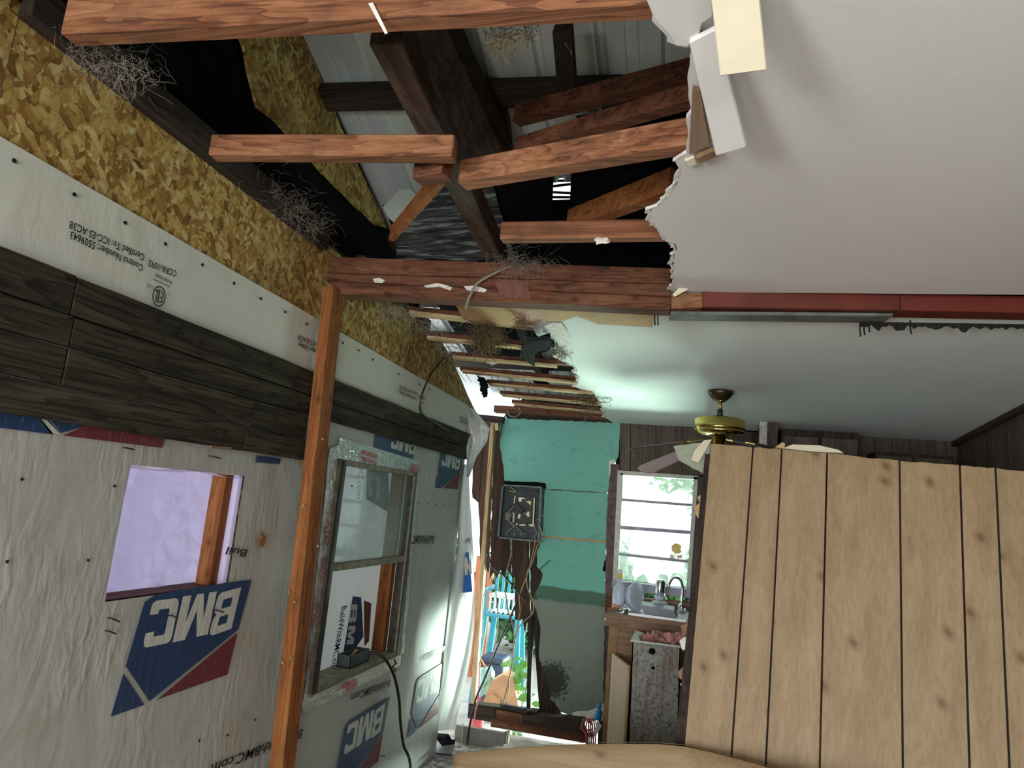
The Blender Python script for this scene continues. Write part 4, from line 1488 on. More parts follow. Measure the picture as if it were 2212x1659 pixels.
# gable closing the far right of the attic and the rear
wr = root('wall_right', (RW, 1.2, 0), 'brown right hand wall of the house', None, None, 'structure')
mk('wall_board', MB().box((RW, -2.7, 0), (RW+0.05, 5.1, 2.5)), MAT['brown_z'], wr)
mk('attic_gable', MB().prism([(RX1, -3.1, 2.3), (RX1, 5.3, 2.3), (RX1, 5.3, 2.33), (RX1, 3.0, 2.864), (RX1, 0.3, 4.02), (RX1, -3.1, 2.8)], (0.02, 0, 0)), MAT['soot'], wr)
mk('attic_floor', MB().box((RW, -2.7, 2.40), (RX1, 5.2, 2.42)), MAT['soot'], wr)
# rear wall with a doorway and a window
wb = root('wall_back', (0, -2.65, 0), 'drab rear wall with a doorway and a window', None, None, 'structure')
for a, b in [((W, 0.0), (-1.12, 2.5)), ((-0.12, 0), (0.32, 2.5)), ((1.38, 0), (RW, 2.5)), ((-1.12, 2.12), (-0.12, 2.5)), ((0.32, 0), (1.38, 0.78)), ((0.32, 1.82), (1.38, 2.5))]:
    mk('wall_board', MB().box((a[0], -2.67, a[1]), (b[0], -2.62, b[1])), MAT['plainwall'], wb)
mk('attic_wall', MB().box((RX0+0.7, -2.67, 2.5), (RX1, -2.62, 3.0)), MAT['soot'], wb)
floor = mk('floor', MB().box((W-0.15, -2.8, -0.10), (RW+0.1, 5.05, 0.0)), MAT['earth'], None, 'worn wooden subfloor', None, None, 'structure')

# ================================================================== KITCHEN JOISTS
kj = [((880, 677), (1160, 710)), ((919, 730), (1180, 757)), ((975, 772), (1212, 792)), ((995, 802), (1255, 828)), ((1054, 830), (1288, 850)), ((1081, 853), (1303, 874)), ((1106, 872), (1308, 892))]
kl = ['first kitchen joist beyond the header, cobwebbed', 'second kitchen joist beyond the header, behind the straw clump', 'third kitchen joist beyond the header, a pale lump on it', 'fourth kitchen joist beyond the header',
      'fifth kitchen joist beyond the header', 'sixth kitchen joist beyond the header', 'seventh kitchen joist, nearest the green wall']
for (a, b), l in zip(kj, kl):
    A, B = KC(*a, 0.012), KC(*b, 0.012)
    A.z, B.z = kz(A.y)+0.013, kz(B.y)+0.013
    d = (B-A).normalized()
    n = V((d.y, -d.x, 0)).normalized()
    up = V((0, 0, 0.020))
    w = 0.062
    r = root('kitchen_joist', A, 'pale-bottomed '+l, 'joist', 'bare joists over the kitchen')
    BX = B+d*0.5
    BX.z = B.z+0.001
    mk('joist_body', MB().hexa([A+n*w, BX+n*w, BX, A, A+n*w+up, BX+n*w+up, BX+up, A+up]), MAT['old_x'], r, bevel=0.003)
    mk('lit_underside', MB().hexa([p+V((0, 0, -0.0125)) for p in (A+n*w*0.98+d*0.015, B+n*w*0.98-d*0.02, B-d*0.02, A+d*0.015)]+[p+V((0, 0, -0.0005)) for p in (A+n*w*0.98+d*0.015, B+n*w*0.98-d*0.02, B-d*0.02, A+d*0.015)]), MAT['tan_x'], r)  # pale strip paints the light falling on the joist's underside
mk('kitchen_plate', MB().bar(FWL(1070, 884, 4.92), FWL(1328, 900, 4.92), 0.08, 0.05), MAT['old_x'], None, 'dark wall plate along the top of the green wall', 'beam')
mk('kitchen_plate', MB().bar(FWL(1030, 902, 4.8), FWL(1088, 908, 4.8), 0.06, 0.045), MAT['dark_x'], None, 'short dark plate end above the yard opening', 'beam')

# ================================================================== HANGING TRIM AT THE CEILING BREAK
def slab(nm, q, zs, th, mat, label, cat, **k):
    p = [on(a, b, z=z) for (a, b), z in zip(q, zs)]
    n = (p[1]-p[0]).cross(p[-1]-p[0]).normalized()
    p = [onp(a, b, p[0], n) for a, b in q]
    return mk(nm, MB().prism(p, n*th), mat, None, label, cat, bevel=0.002, **k)


slab('trim_board', [(1530, -60), (1636, -60), (1657, 152), (1556, 165)], [H-.03, H-.03, H-.112, H-.112], 0.012, MAT['cream'], 'cream painted trim board hanging below the ceiling break', 'trim')
slab('trim_board', [(1488, 92), (1548, 62), (1612, 318), (1546, 337)], [H-.02, H-.02, H-.075, H-.075], 0.012, MAT['whitewood'], 'white painted trim board hanging under the cream one', 'trim')
slab('gypsum_flap', [(1394, -40), (1540, -40), (1540, 36), (1516, 52), (1508, 84), (1484, 102), (1458, 98), (1442, 72), (1418, 48), (1400, 10)], [H-.012]*10, 0.010, MAT['whitewood'], 'ragged white gypsum flap at the end of the nearest joist', 'drywall scrap')
slab('plywood_edge', [(1496, 190), (1514, 196), (1535, 316), (1488, 336)], [H-.012]*4, 0.008, MAT['cab_y'], 'brown plywood strip beside the white trim board', 'board')
slab('plywood_block', [(1503, 342), (1545, 324), (1550, 338), (1512, 356)], [H-.02]*4, 0.012, MAT['kraft_dark'], 'small brown block at the foot of the white trim', 'block')
slab('gypsum_chip', [(1478, 348), (1500, 340), (1508, 356), (1488, 362)], [H-.012]*4, 0.008, MAT['cream'], 'cream gypsum chip hanging beside the brown block', 'scrap')

# ================================================================== FAR WALL
wf = root('wall_far', (-0.6, D, 0), 'far wall with faded green boards, bare sheathing and a yard opening', None, None, 'structure')


def fpoly(nm, px, y, th, mat, parent=wf, amp=0.0, step=0.03, seed=1, **k):
    pts = [FWL(a, b, y) for a, b in px]
    if amp:
        pts = rag(pts, amp, step, seed, True, (1, 0, 1))
    return mk(nm, MB().prism(pts, (0, th, 0)), mat, parent, **k)


fpoly('green_board', [(1082, 903), (1339, 914), (1336, 985), (1327, 1003), (1318, 1064), (1176, 1056), (1177, 1044), (1090, 1039), (1086, 1000), (1080, 960), (1079, 925)], D, 0.013, MAT['green'], amp=0.004, base=GBASE)
fpoly('green_board', [(1177, 1058), (1317, 1066), (1313, 1120), (1310, 1170), (1172, 1158)], D+0.001, 0.013, MAT['green'], amp=0.0025, base=GBASE)
fpoly('green_board', [(1172, 1161), (1310, 1173), (1308, 1285), (1305, 1420), (1303, 1552), (1262, 1550), (1238, 1548), (1212, 1536), (1200, 1520), (1188, 1512), (1186, 1488), (1178, 1456), (1168, 1430), (1163, 1402), (1168, 1376), (1166, 1345), (1158, 1318), (1150, 1300), (1158, 1275), (1167, 1262), (1172, 1240), (1160, 1225), (1160, 1192)], D, 0.013, MAT['green'], amp=0.005, seed=4, base=GBASE)
fpoly('board_backing', [(1100, 908), (1332, 916), (1325, 1000), (1310, 1060), (1302, 1540), (1240, 1540), (1195, 1500), (1180, 1440), (1175, 1340), (1180, 1190), (1180, 1060), (1100, 1030)], D+0.0145, 0.008, MAT['greypaint'])
fpoly('attic_closure', [(1132, 858), (1345, 872), (1345, 925), (1095, 912), (1092, 893)], D+0.03, 0.02, MAT['dark_x'])
fpoly('joint_tape', [(1176, 1157), (1311, 1169), (1311, 1173), (1176, 1161)], D-0.001, 0.001, MAT['kraft'])
fpoly('torn_paper', [(1235, 1540), (1280, 1533), (1303, 1520), (1303, 1556), (1240, 1550)], D-0.002, 0.002, MAT['gypsum'], amp=0.006)
fpoly('bare_gypsum', [(1316, 995), (1328, 993), (1327, 1036), (1315, 1034)], D-0.004, 0.003, MAT['gypsum'], amp=0.003)
# bare brown sheathing boards left of the green board, rotted away at the foot
sheath = [(1020, 905, 1046, 905, [(1034, 1085), (1020, 1075)]), (1046, 905, 1066, 905, [(1056, 1240), (1050, 1225), (1044, 1238), (1038, 1230), (1034, 1080)]),
          (1067, 905, 1100, 905, [(1104, 1245), (1096, 1232), (1090, 1244), (1082, 1232), (1074, 1250), (1066, 1238), (1058, 1252)]),
          (1101, 905, 1140, 905, [(1146, 1372), (1138, 1345), (1134, 1372), (1128, 1338), (1118, 1340), (1113, 1330), (1112, 1246), (1106, 1248)]),
          (1141, 905, 1178, 905, [(1182, 1320), (1165, 1332), (1160, 1350), (1150, 1345), (1147, 1370)])]
for i, (a, b, c, d, bot) in enumerate(sheath):
    fpoly('sheathing_board', [(a, b), (c, d)]+bot, D+0.045+0.004*(i % 2), 0.018, MAT['umber_z'], amp=0.004, step=0.05, seed=30+i)
# studs
s0, s1 = FWL(1060, 908, 4.93), FWL(1016, 1520, 4.93)
stud = root('wall_stud', (s1.x, 4.95, 0.2), 'pale pine stud beside the yard opening', 'post')
wv = V((0.030, 0, 0))
mk('stud', MB().hexa([s1, s1+wv, s1+wv+V((0, 0.06, 0)), s1+V((0, 0.06, 0)), s0, s0+wv, s0+wv+V((0, .06, 0)), s0+V((0, .06, 0))]), MAT['tan_z'], stud, bevel=0.002)
mk('block', MB().bar(FWL(1072, 905, 4.95), FWL(1074, 930, 4.95), 0.022, 0.03, (0, 1, 0)), plain('yellowish_fresh_wood', (0.78, 0.70, 0.30), 0.6), stud)
mk('dark_stud', MB().bar(FWL(1147, 1330, 5.0), FWL(1143, 1540, 5.0), 0.028, 0.05, (0, 1, 0)), MAT['dark_z'], None, 'narrow black stud on the right of the yard opening', 'post')
mk('dark_stud', MB().prism([FWL(*q, 5.02) for q in [(1158, 1225), (1168, 1300), (1172, 1420), (1190, 1500), (1215, 1545), (1222, 1560), (1166, 1548), (1158, 1440), (1152, 1340), (1150, 1240)]], (0, 0.04, 0)), MAT['dark_z'], None, 'rotted black stud along the torn edge of the green board', 'post')
# sill and floor framing below the opening
sl = root('sill_framing', FWL(1150, 1590, 4.9), 'dark stacked sill timbers under the yard opening', 'beam')
mk('sill_timber', MB().prism([FWL(*q, 4.93) for q in [(1012, 1524), (1070, 1533), (1072, 1562), (1010, 1551)]], (0, 0.10, 0)), MAT['dark_x'], sl)
mk('sill_timber', MB().prism([FWL(*q, 4.92) for q in [(1072, 1533), (1130, 1542), (1128, 1572), (1072, 1562)]], (0, 0.10, 0)), MAT['old_x'], sl)
mk('sill_timber', MB().prism([FWL(*q, 4.91) for q in [(1128, 1542), (1260, 1556), (1272, 1590), (1265, 1604), (1130, 1574)]], (0, 0.10, 0)), MAT['dark_x'], sl)
mk('sill_timber', MB().prism([FWL(*q, 4.88) for q in [(1060, 1556), (1270, 1592), (1268, 1606), (1060, 1570)]], (0, 0.05, 0)), MAT['old_x'], sl)
mk('sill_cap', MB().prism([FWL(*q, 4.93) for q in [(1012, 1520), (1160, 1538), (1160, 1543), (1012, 1525)]], (0, 0.09, 0)), MAT['weather_x'], sl)
mk('conduit_fitting', MB().bar(FWL(1082, 1524, 4.92), FWL(1140, 1536, 4.92), 0.03, 0.03), MAT['black'], None, 'black pipe fitting lying on the sill of the yard opening', 'pipe')
gb = [(984, 1566), (1088, 1584), (1092, 1580), (1088, 1612), (980, 1618)]
mk('grey_board', MB().prism([FWL(*q, 4.72) for q in gb], (0, 0.03, 0)), plain('grey_weathered_plywood', (0.24, 0.22, 0.20), 0.8), None, 'grey board on edge below the sill timbers', 'board')
mk('green_string', MB().tube([FWL(1000, 1562, 4.71), FWL(999, 1590, 4.71), FWL(996, 1618, 4.71)], 0.003, 5), MAT['wire_green'], None, 'pale green string hanging on the grey board', 'string')
mk('yellow_board_end', MB().prism([FWL(*q, 4.75) for q in [(1086, 1588), (1100, 1575), (1098, 1606), (1084, 1610)]], (0, 0.02, 0)), plain('pale_lime_board', (0.62, 0.68, 0.42), 0.7), None, 'pale lime board end beside the grey board', 'board')
mk('floor_debris', MB().grid(lambda u, v: V((W+0.02+0.42*u, 3.65+0.95*v, 0.012+0.03*abs(noise.noise(V((u*9, v*12, 4)))))), 16, 30), MAT['debris'], None, 'pale crumbled debris on the floor beside the wrapped wall', 'debris', None, 'stuff')
mk('black_scrap', MB().prism([on(a, b, y=4.55) for a, b in [(937, 1590), (965, 1592), (972, 1604), (980, 1604), (978, 1618), (955, 1612)]], (0, 0.03, 0.01)), MAT['tar'], None, 'folded black scrap on the floor at the wall end', 'scrap')
mk('black_scrap', MB().prism([on(a, b, z=0.05) for a, b in [(942, 1618), (982, 1612), (976, 1634), (940, 1630)]], (0, 0, 0.012)), MAT['black'], None, 'flat black scrap lying before the folded one', 'scrap')

# brown panelling above and beside the kitchen window, trim and sill
gx = [1338, 1362, 1417, 1475, 1530, 1585, 1640]
for i, (a, b) in enumerate(zip(gx, gx[1:])):
    top = lambda x: 912+(x-1335)*0.075
    bot = lambda x: 1016+(x-1335)*0.062
    fpoly('panel_board', [(a+0.7, top(a)), (b-0.7, top(b)), (b-0.7, bot(b)), (a+0.7, bot(a))], D+0.002, 0.010, MAT['brown_z'])
fpoly('board_backing', [(1330, 900), (1650, 915), (1650, 1040), (1330, 1018)], D+0.013, 0.006, MAT['tar'])
for a, b in ((1506, 1530), (1532, 1585), (1587, 1640)):
    fpoly('panel_board', [(a, 1028), (b, 1032), (b, 1340), (a-20, 1330)], D+0.002, 0.010, MAT['brown_z'])
fpoly('panel_board', [(1300, 1285), (1500, 1300), (1500, 1345), (1300, 1335)], D+0.004, 0.01, MAT['old_x'])
fpoly('panel_board', [(1300, 1345), (1640, 1350), (1640, 1640), (1290, 1640)], D+0.02, 0.01, MAT['brown_z'])
fpoly('window_trim', [(1319, 1003), (1338, 1003), (1326, 1285), (1307, 1287), (1311, 1100)], D-0.010, 0.012, MAT['mauve'], amp=0.003)
fpoly('dark_gap', [(1305, 1212), (1312, 1208), (1310, 1235), (1302, 1232)], D-0.003, 0.004, MAT['tar'], amp=0.003)

win1 = root('window_1', FWL(1420, 1270), 'kitchen window of stacked textured glass panes with a yellow rose decal', None, None, 'structure')


def wq(nm, q, y, th, mat, par=win1, **k):
    return mk(nm, MB().prism([FWL(a, b, y) for a, b in q], (0, th, 0)), mat, par, **k)


wq('window_stile', [(1334, 1022), (1346, 1022), (1334, 1262), (1323, 1262)], D-0.015, 0.05, MAT['frame'])
wq('window_stile', [(1499, 1030), (1508, 1030), (1490, 1290), (1482, 1290)], D-0.015, 0.05, MAT['frame'])
wq('window_head', [(1334, 1016), (1508, 1028), (1507, 1036), (1334, 1025)], D-0.015, 0.05, MAT['frame'])
wq('window_sill', [(1322, 1254), (1492, 1274), (1490, 1292), (1322, 1272)], D-0.05, 0.09, MAT['sill'])
lv = [(1025, 1034), (1079, 1091), (1138, 1149), (1197, 1213), (1256, 1276)]
xl = lambda y: 1346-(y-1022)*0.047
xr = lambda y: 1500-(y-1030)*0.068
for i, ((a0, a1), (b0, b1)) in enumerate(zip(lv, lv[1:])):
    pn = wq('glass_pane', [(xl(a0), a0+3), (xr(a1), a1+3), (xr(b1), b1-2), (xl(b0), b0-2)], D+0.012, 0.004, MAT['pebble_glass'])
    if i < 3:
        wq('pane_rail', [(xl(b0), b0-2.5), (xr(b1), b1-2.5), (xr(b1), b1+(5 if i == 1 else 3)), (xl(b0), b0+(5 if i == 1 else 3))], D-0.004, 0.03, MAT['sill'])
# rose decal
rc = FWL(1462, 1185, D+0.008)
decal = root('rose_decal', FWL(1460, 1205, D+0.008), 'yellow rose decal stuck on the kitchen window pane', 'decal')
for k in range(7):
    t = k*0.9
    c0 = rc+V((0.018*math.cos(t), -0.0006*k, 0.018*math.sin(t)))*(1 if k else 0)
    mk('petal', MB().prism([c0+V((0.019*math.cos(a*0.7+t)*(1+0.15*math.sin(a*2)), 0, 0.019*math.sin(a*0.7+t))) for a in range(9)], (0, -0.0008, 0)), MAT['yellow'], decal)
for q in [[(1448, 1197), (1456, 1200), (1455, 1208), (1447, 1206)], [(1462, 1200), (1473, 1198), (1474, 1205), (1463, 1207)], [(1449, 1205), (1456, 1208), (1452, 1213)], [(1457, 1195), (1459, 1195), (1458, 1212), (1456, 1212)]]:
    mk('leaf', MB().prism([FWL(a, b, D+0.008) for a, b in q], (0, -0.0008, 0)), MAT['cream'], decal)

# ---- electrical panel
ep = root('breaker_panel', FWL(1130, 1170, 4.95), 'open grey electrical breaker panel with loose wires on the bare wall', 'breaker panel')
Q = [(1090, 1047), (1175, 1052), (1170, 1171), (1080, 1162)]
c4 = [FWL(a, b, 4.99) for a, b in Q]
mk('back_plate', MB().prism(c4, (0, 0.004, 0)), MAT['panelin'], ep)
dvec = V((0, -0.075, 0))
for i in range(4):
    a, b = c4[i], c4[(i+1) % 4]
    mk('side_wall', MB().hexa([a, b, b+(c4[(i+2) % 4]-b).normalized()*0.004, a+(c4[(i+3) % 4]-a).normalized()*0.004,
                               a+dvec, b+dvec, b+dvec+(c4[(i+2) % 4]-b).normalized()*0.012, a+dvec+(c4[(i+3) % 4]-a).normalized()*0.012]), MAT['steel'], ep)
mk('top_gap', MB().prism([FWL(a, b, 4.985) for a, b in [(1088, 1040), (1160, 1041), (1178, 1044), (1179, 1056), (1090, 1048)]], (0, 0.01, 0)), MAT['tar'], ep)


def pz(x, y, yy=4.95):
    return FWL(1060+x/10.37, 1020+y/10.37, yy)


mk('breaker_block', MB().prism([pz(*q) for q in [(560, 545), (970, 560), (950, 1150), (530, 1130)]], (0, 0.03, 0)), MAT['black'], ep)
mk('bus_bar', MB().prism([pz(*q, 4.945) for q in [(535, 540), (560, 540), (530, 700), (510, 700)]], (0, 0.006, 0)), MAT['brassy'], ep)
mk('bus_bar', MB().prism([pz(*q, 4.945) for q in [(505, 910), (530, 910), (515, 1130), (490, 1130)]], (0, 0.006, 0)), MAT['brassy'], ep)
mk('bus_bar', MB().prism([pz(*q, 4.945) for q in [(965, 570), (990, 570), (965, 1170), (935, 1170)]], (0, 0.006, 0)), MAT['brassy'], ep)
for q in [[(620, 565), (690, 565), (770, 580), (770, 595), (695, 600), (690, 660), (625, 655)], [(755, 635), (820, 660), (830, 640), (905, 645), (890, 740), (840, 690), (800, 665)],
          [(620, 935), (675, 940), (650, 1040), (605, 1030)], [(740, 905), (810, 930), (820, 885), (870, 885), (860, 1000), (820, 990), (800, 950)], [(840, 1165), (960, 1175), (960, 1215), (880, 1210)], [(640, 1165), (780, 1165), (775, 1200), (640, 1195)], [(560, 1150), (600, 1150), (600, 1185), (565, 1180)]]:
    mk('contact', MB().prism([pz(*p, 4.943) for p in q], (0, 0.006, 0)), MAT['brassy'], ep)
for x, y in ((530, 1395), (680, 1400), (760, 1390)):
    mk('knockout', MB().lathe([(0.012, 0), (0.010, 0.003)], pz(x, y, 4.985), 10, (0, -1, 0)), MAT['steel'], ep)
mk('sticker', MB().prism([pz(*q, 4.985) for q in [(335, 900), (435, 905), (420, 1080), (325, 1060)]], (0, 0.002, 0)), plain('faded_sticker', (0.30, 0.30, 0.27), 0.8), ep)
for pts, m in [([(525, 760), (410, 900), (390, 1050), (450, 1150), (520, 1210), (430, 1290), (340, 1380), (380, 1430)], 'wire_grey'), ([(500, 890), (440, 980), (420, 1100), (560, 1220), (640, 1290), (710, 1370)], 'wire_grey'),
               ([(600, 640), (600, 720), (680, 800), (750, 850), (660, 910)], 'black'), ([(970, 1130), (1000, 1270), (1030, 1390), (980, 1430), (990, 1500)], 'wire_grey'), ([(1190, 960), (1100, 1010), (1040, 1080)], 'wire_grey'),
               ([(430, 330), (520, 390), (560, 440), (410, 420)], 'wire_tan'), ([(950, 420), (1080, 450), (1110, 540), (1050, 600)], 'black')]:
    mk('wire', MB().tube(smooth_path([pz(x, y, 4.92) for x, y in pts]), 0.0032, 5), MAT[m], ep)

# ---- loose cables across the yard opening
def wire(nm, pts, y, r, m, label, cat='cable', yend=None):
    n = len(pts)
    P = [FWL(a, b, y+((yend-y)*i/(n-1) if yend else 0)) for i, (a, b) in enumerate(pts)]
    mk(nm, MB().tube(smooth_path(P), r, 6), MAT[m], None, label, cat, smooth=True)


wire('cable', [(1053, 1195), (1065, 1225), (1090, 1245), (1115, 1275), (1140, 1305)], 4.90, 0.006, 'black', 'black cable drooping from the stud past the breaker panel')
wire('cable', [(1117, 1300), (1095, 1350), (1070, 1410), (1045, 1470), (1028, 1510), (1012, 1580), (1008, 1620)], 4.88, 0.0075, 'black', 'thick black cable slanting across the yard opening to the floor', yend=4.68)
wire('cable', [(1162, 1130), (1172, 1160), (1160, 1180), (1150, 1215), (1138, 1240), (1140, 1270), (1152, 1300), (1150, 1325), (1125, 1350), (1112, 1380), (1105, 1440), (1085, 1525)], 4.89, 0.0045, 'wire_tan', 'long tan cable looping from the breaker panel down to the sill')
wire('cable', [(1157, 1165), (1150, 1200), (1140, 1240), (1130, 1265), (1122, 1290), (1124, 1320), (1118, 1350), (1110, 1400), (1100, 1470), (1095, 1520)], 4.90, 0.004, 'wire_tan', 'second tan cable beside the long one')
wire('cable', [(1103, 1165), (1105, 1190), (1100, 1215), (1093, 1240), (1092, 1280), (1098, 1320), (1108, 1350), (1113, 1390)], 4.90, 0.004, 'wire_grey', 'grey cable hanging under the breaker panel')
wire('cable', [(1060, 1245), (1062, 1265), (1045, 1285), (1043, 1320), (1042, 1380)], 4.91, 0.0035, 'wire_tan', 'thin tan cable close to the pale stud')
wire('cable', [(1068, 1240), (1072, 1290), (1076, 1340), (1070, 1390), (1060, 1430), (1050, 1465)], 4.91, 0.0035, 'wire_grey', 'thin grey cable crossing before the plastic chair')
wire('cable', [(1127, 1275), (1160, 1295)], 4.89, 0.004, 'black', 'short stub of cable end by the rotted stud')
wire('cable', [(1036, 1430), (1034, 1500), (1027, 1540), (1024, 1580), (1033, 1618)], 4.80, 0.005, 'wire_pink', 'pink cable hanging over the sill timbers to the floor')
wire('cable', [(1188, 1211), (1178, 1219), (1168, 1228), (1160, 1240)], 4.97, 0.003, 'black', 'short curled black wire poking from the green board')
mk('hanging_cable', MB().tube(smooth_path([LW(972, 765, 0.10), LW(940, 795, 0.09), LW(918, 835, 0.07), LW(908, 870, 0.06), LW(912, 893, 0.055), LW(945, 917, 0.05), LW(968, 932, 0.045)]), 0.005, 6), MAT['brass_dark'], None, 'brown cable arching from the strand board over the wrap', 'cable', smooth=True)
wire('cable', [(1098, 890), (1088, 905), (1083, 925), (1080, 945)], 4.9, 0.006, 'black', 'black cable end dropping behind the pale stud top')
wire('cable', [(1096, 886), (1100, 897), (1112, 901), (1124, 892), (1121, 880)], 4.86, 0.004, 'wire_grey', 'grey wire loop hanging from the last kitchen joist')

# ================================================================== KITCHEN FURNITURE
cy0 = 4.42
ct = on(1310, 1324, y=cy0).z
cxl, cxr = on(1309, 1335, y=cy0).x, 0.30
counter = root('kitchen_counter', (0, 4.7, ct-0.05), 'white kitchen counter with a wooden front edge under the window', 'counter')
mk('worktop', MB().box((cxl, cy0+0.02, ct-0.03), (cxr, D-0.01, ct)), MAT['whiteplastic'], counter)
mk('front_edge', MB().box((cxl-0.005, cy0, ct-0.075), (cxr, cy0+0.02, ct+0.002)), MAT['cab_x'], counter, bevel=0.003)
sx0_, sx1_ = on(1355, 1320, y=4.6).x, 0.15
mk('sink_rim', MB().box((sx0_, 4.50, ct), (sx1_, 4.515, ct+0.008)).box((sx0_, 4.86, ct), (sx1_, 4.875, ct+0.008)).box((sx0_, 4.50, ct), (sx0_+0.015, 4.875, ct+0.008)).box((sx1_-0.015, 4.50, ct), (sx1_, 4.875, ct+0.008)), MAT['chrome'], counter)
mk('backsplash', MB().box((cxl, D-0.02, ct), (cxr, D-0.005, ct+0.05)), MAT['cab_x'], counter)
cb = root('base_cabinet', (-0.35, 4.7, 0), 'brown wooden base cabinet under the counter', 'cabinet')
mk('side_panel', MB().box((cxl+0.02, cy0+0.03, 0), (cxl+0.05, D-0.03, ct-0.075)), MAT['dark_z'], cb)
mk('apron', MB().box((cxl+0.05, cy0+0.03, ct-0.30), (cxr-0.02, cy0+0.05, ct-0.076)), MAT['cab_x'], cb)
mk('face_stile', MB().box((cxl+0.02, cy0+0.02, 0.02), (cxl+0.075, cy0+0.04, ct-0.076)), MAT['kraft_dark'], cb)
mk('bottom_shelf', MB().box((cxl+0.05, cy0+0.03, 0.08), (cxr-0.02, D-0.03, 0.10)), MAT['dark_x'], cb)
# loose cabinet door leaning open
dq = [(1322, 1410), (1356, 1437), (1348, 1604), (1315, 1604)]
dd0 = [on(1322, 1410, y=4.36), on(1356, 1438, y=4.16), on(1347, 1606, y=4.16), on(1314, 1600, y=4.36)]
dd0[2].z = 0.02
dd0[3] = V((dd0[0].x, dd0[0].y, 0.02))
dn = (dd0[1]-dd0[0]).cross(dd0[3]-dd0[0]).normalized()*0.018
door = mk('cabinet_door', MB().prism(dd0, dn), MAT['panel_z'], None, 'open pale wooden cabinet door beside the rusty appliance', 'door', bevel=0.002)
mk('edge_strip', MB().prism([dd0[1]+dn*0.1+V((0, -0.002, 0)), dd0[2]+dn*0.1+V((0, -0.002, 0)), dd0[2]+dn*0.9+V((0, -0.002, 0)), dd0[1]+dn*0.9+V((0, -0.002, 0))], (0, -0.003, 0)), MAT['tan_z'], door)
# rusty appliance shell
ay = 4.02
A = [on(a, b, y=ay) for a, b in [(1366, 1386), (1470, 1399), (1466, 1640), (1358, 1640)]]
ap = root('appliance_shell', V((A[0].x, ay, 0)), 'rust streaked metal appliance shell with open top full of pink insulation', 'appliance')
zb0 = 0.0
A[2].z = A[3].z = 0.02
bk = V((0.0, 0.34, 0))
mk('front_panel', MB().prism(A, (0, 0.006, 0)), MAT['rusty'], ap)
mk('side_wall', MB().prism([A[0], A[3], A[3]+bk, A[0]+bk], (0.006, 0, 0)), MAT['rusty'], ap)
mk('side_wall', MB().prism([A[1], A[2], A[2]+bk, A[1]+bk], (-0.006, 0, 0)), MAT['rusty'], ap)
mk('rear_panel', MB().prism([p+bk for p in A], (0, -0.006, 0)), MAT['rusty'], ap)
t0, t1 = A[0]+V((0, 0, .0)), A[1]+V((0, 0, .0))
mk('top_rim', MB().prism([t0+V((-0.01, -0.004, 0)), t1+V((0, -0.004, 0)), t1+V((0, 0.02, 0)), t0+V((0.04, 0.02, 0)), t0+V((0.04, 0.30, 0)), t0+V((-0.01, 0.34, 0))], (0, 0, 0.008)), MAT['frame'], ap)
mk('inner_floor', MB().box((A[0].x, ay+0.01, A[0].z-0.10), (A[1].x, ay+0.33, A[0].z-0.09)), MAT['soot'], ap)
for x, y, r in ((1409, 1407, 0.018), (1411, 1443, 0.010)):
    mk('vent_hole', MB().lathe([(r, 0), (r*0.9, 0.002)], on(x, y, y=ay-0.001), 10, (0, -1, 0)), MAT['tar'], ap)
for k, (x, y, s) in enumerate([(1402, 1383, 1.0), (1425, 1386, 1.2), (1442, 1388, .9), (1458, 1384, 1.2), (1414, 1378, .8), (1462, 1396, .7)]):
    mk('insulation_tuft', MB().blob(on(x, y, y=ay+0.12+0.03*(k % 3)), (0.045*s, 0.05*s, 0.035*s), k, 3, 0.55), MAT['fluff'], ap)

# things on the counter
def cpt(px, py, y):
    return on(px, py, y=y)


def stand(px, y):
    p = on(px, 1310, y=y)
    return V((p.x, y, ct))


b = stand(1335, 4.62)
bo = root('soap_bottle', b, 'clear dish soap bottle with yellow cap at the left end of the counter', 'bottle')
mk('bottle_body', MB().lathe([(0.036, 0.0), (0.040, 0.008), (0.040, 0.11), (0.034, 0.14), (0.016, 0.165), (0.014, 0.20)], b, 16), MAT['bluewhite'], bo, smooth=True)
mk('soap_fill', MB().lathe([(0.0405, 0.004), (0.0408, 0.038)], b, 16), MAT['amber'], bo, smooth=True)
mk('cap', MB().lathe([(0.017, 0.198), (0.020, 0.205), (0.019, 0.222), (0.010, 0.226)], b, 12), MAT['yellow'], bo, smooth=True)
mk('spout', MB().lathe([(0.013, 0.224), (0.016, 0.235), (0.012, 0.252)], b, 12), MAT['whiteplastic'], bo, smooth=True)
c = stand(1374, 4.66)
cl = root('colander', c, 'pale grey enamel colander standing on its side by the dark tray', 'colander')
ax_ = V((0.90, -0.42, 0.12)).normalized()
mk('bowl', MB().lathe([(0.088, 0), (0.084, 0.02), (0.07, 0.045), (0.045, 0.06), (0.012, 0.066)], c+V((0, 0, 0.088)), 24, -ax_), MAT['bluewhite'], cl, smooth=True)
mk('rim', MB().lathe([(0.092, -0.003), (0.094, 0.002), (0.088, 0.005)], c+V((0, 0, 0.09)), 24, ax_), MAT['bluewhite'], cl, smooth=True)
tr = root('roasting_tray', stand(1420, 4.56), 'speckled dark enamel tray tilted in the sink', 'tray')
T = [on(a, b_, y=4.53) for a, b_ in [(1384, 1308), (1455, 1320), (1462, 1336), (1392, 1327)]]
T2 = [p+V((0, 0.10, 0.012)) for p in T]
mk('tray_wall', MB().prism(T, (0, 0.004, 0)), MAT['enamel'], tr)
mk('tray_lip', MB().prism([T[0], T[1], T2[1], T2[0]], (0, 0, 0.004)), MAT['enamel'], tr)
mk('tray_end', MB().prism([T[1], T[2], T2[2], T2[1]], (0.003, 0, 0)), MAT['enamel'], tr)
wp = stand(1424, 4.80)
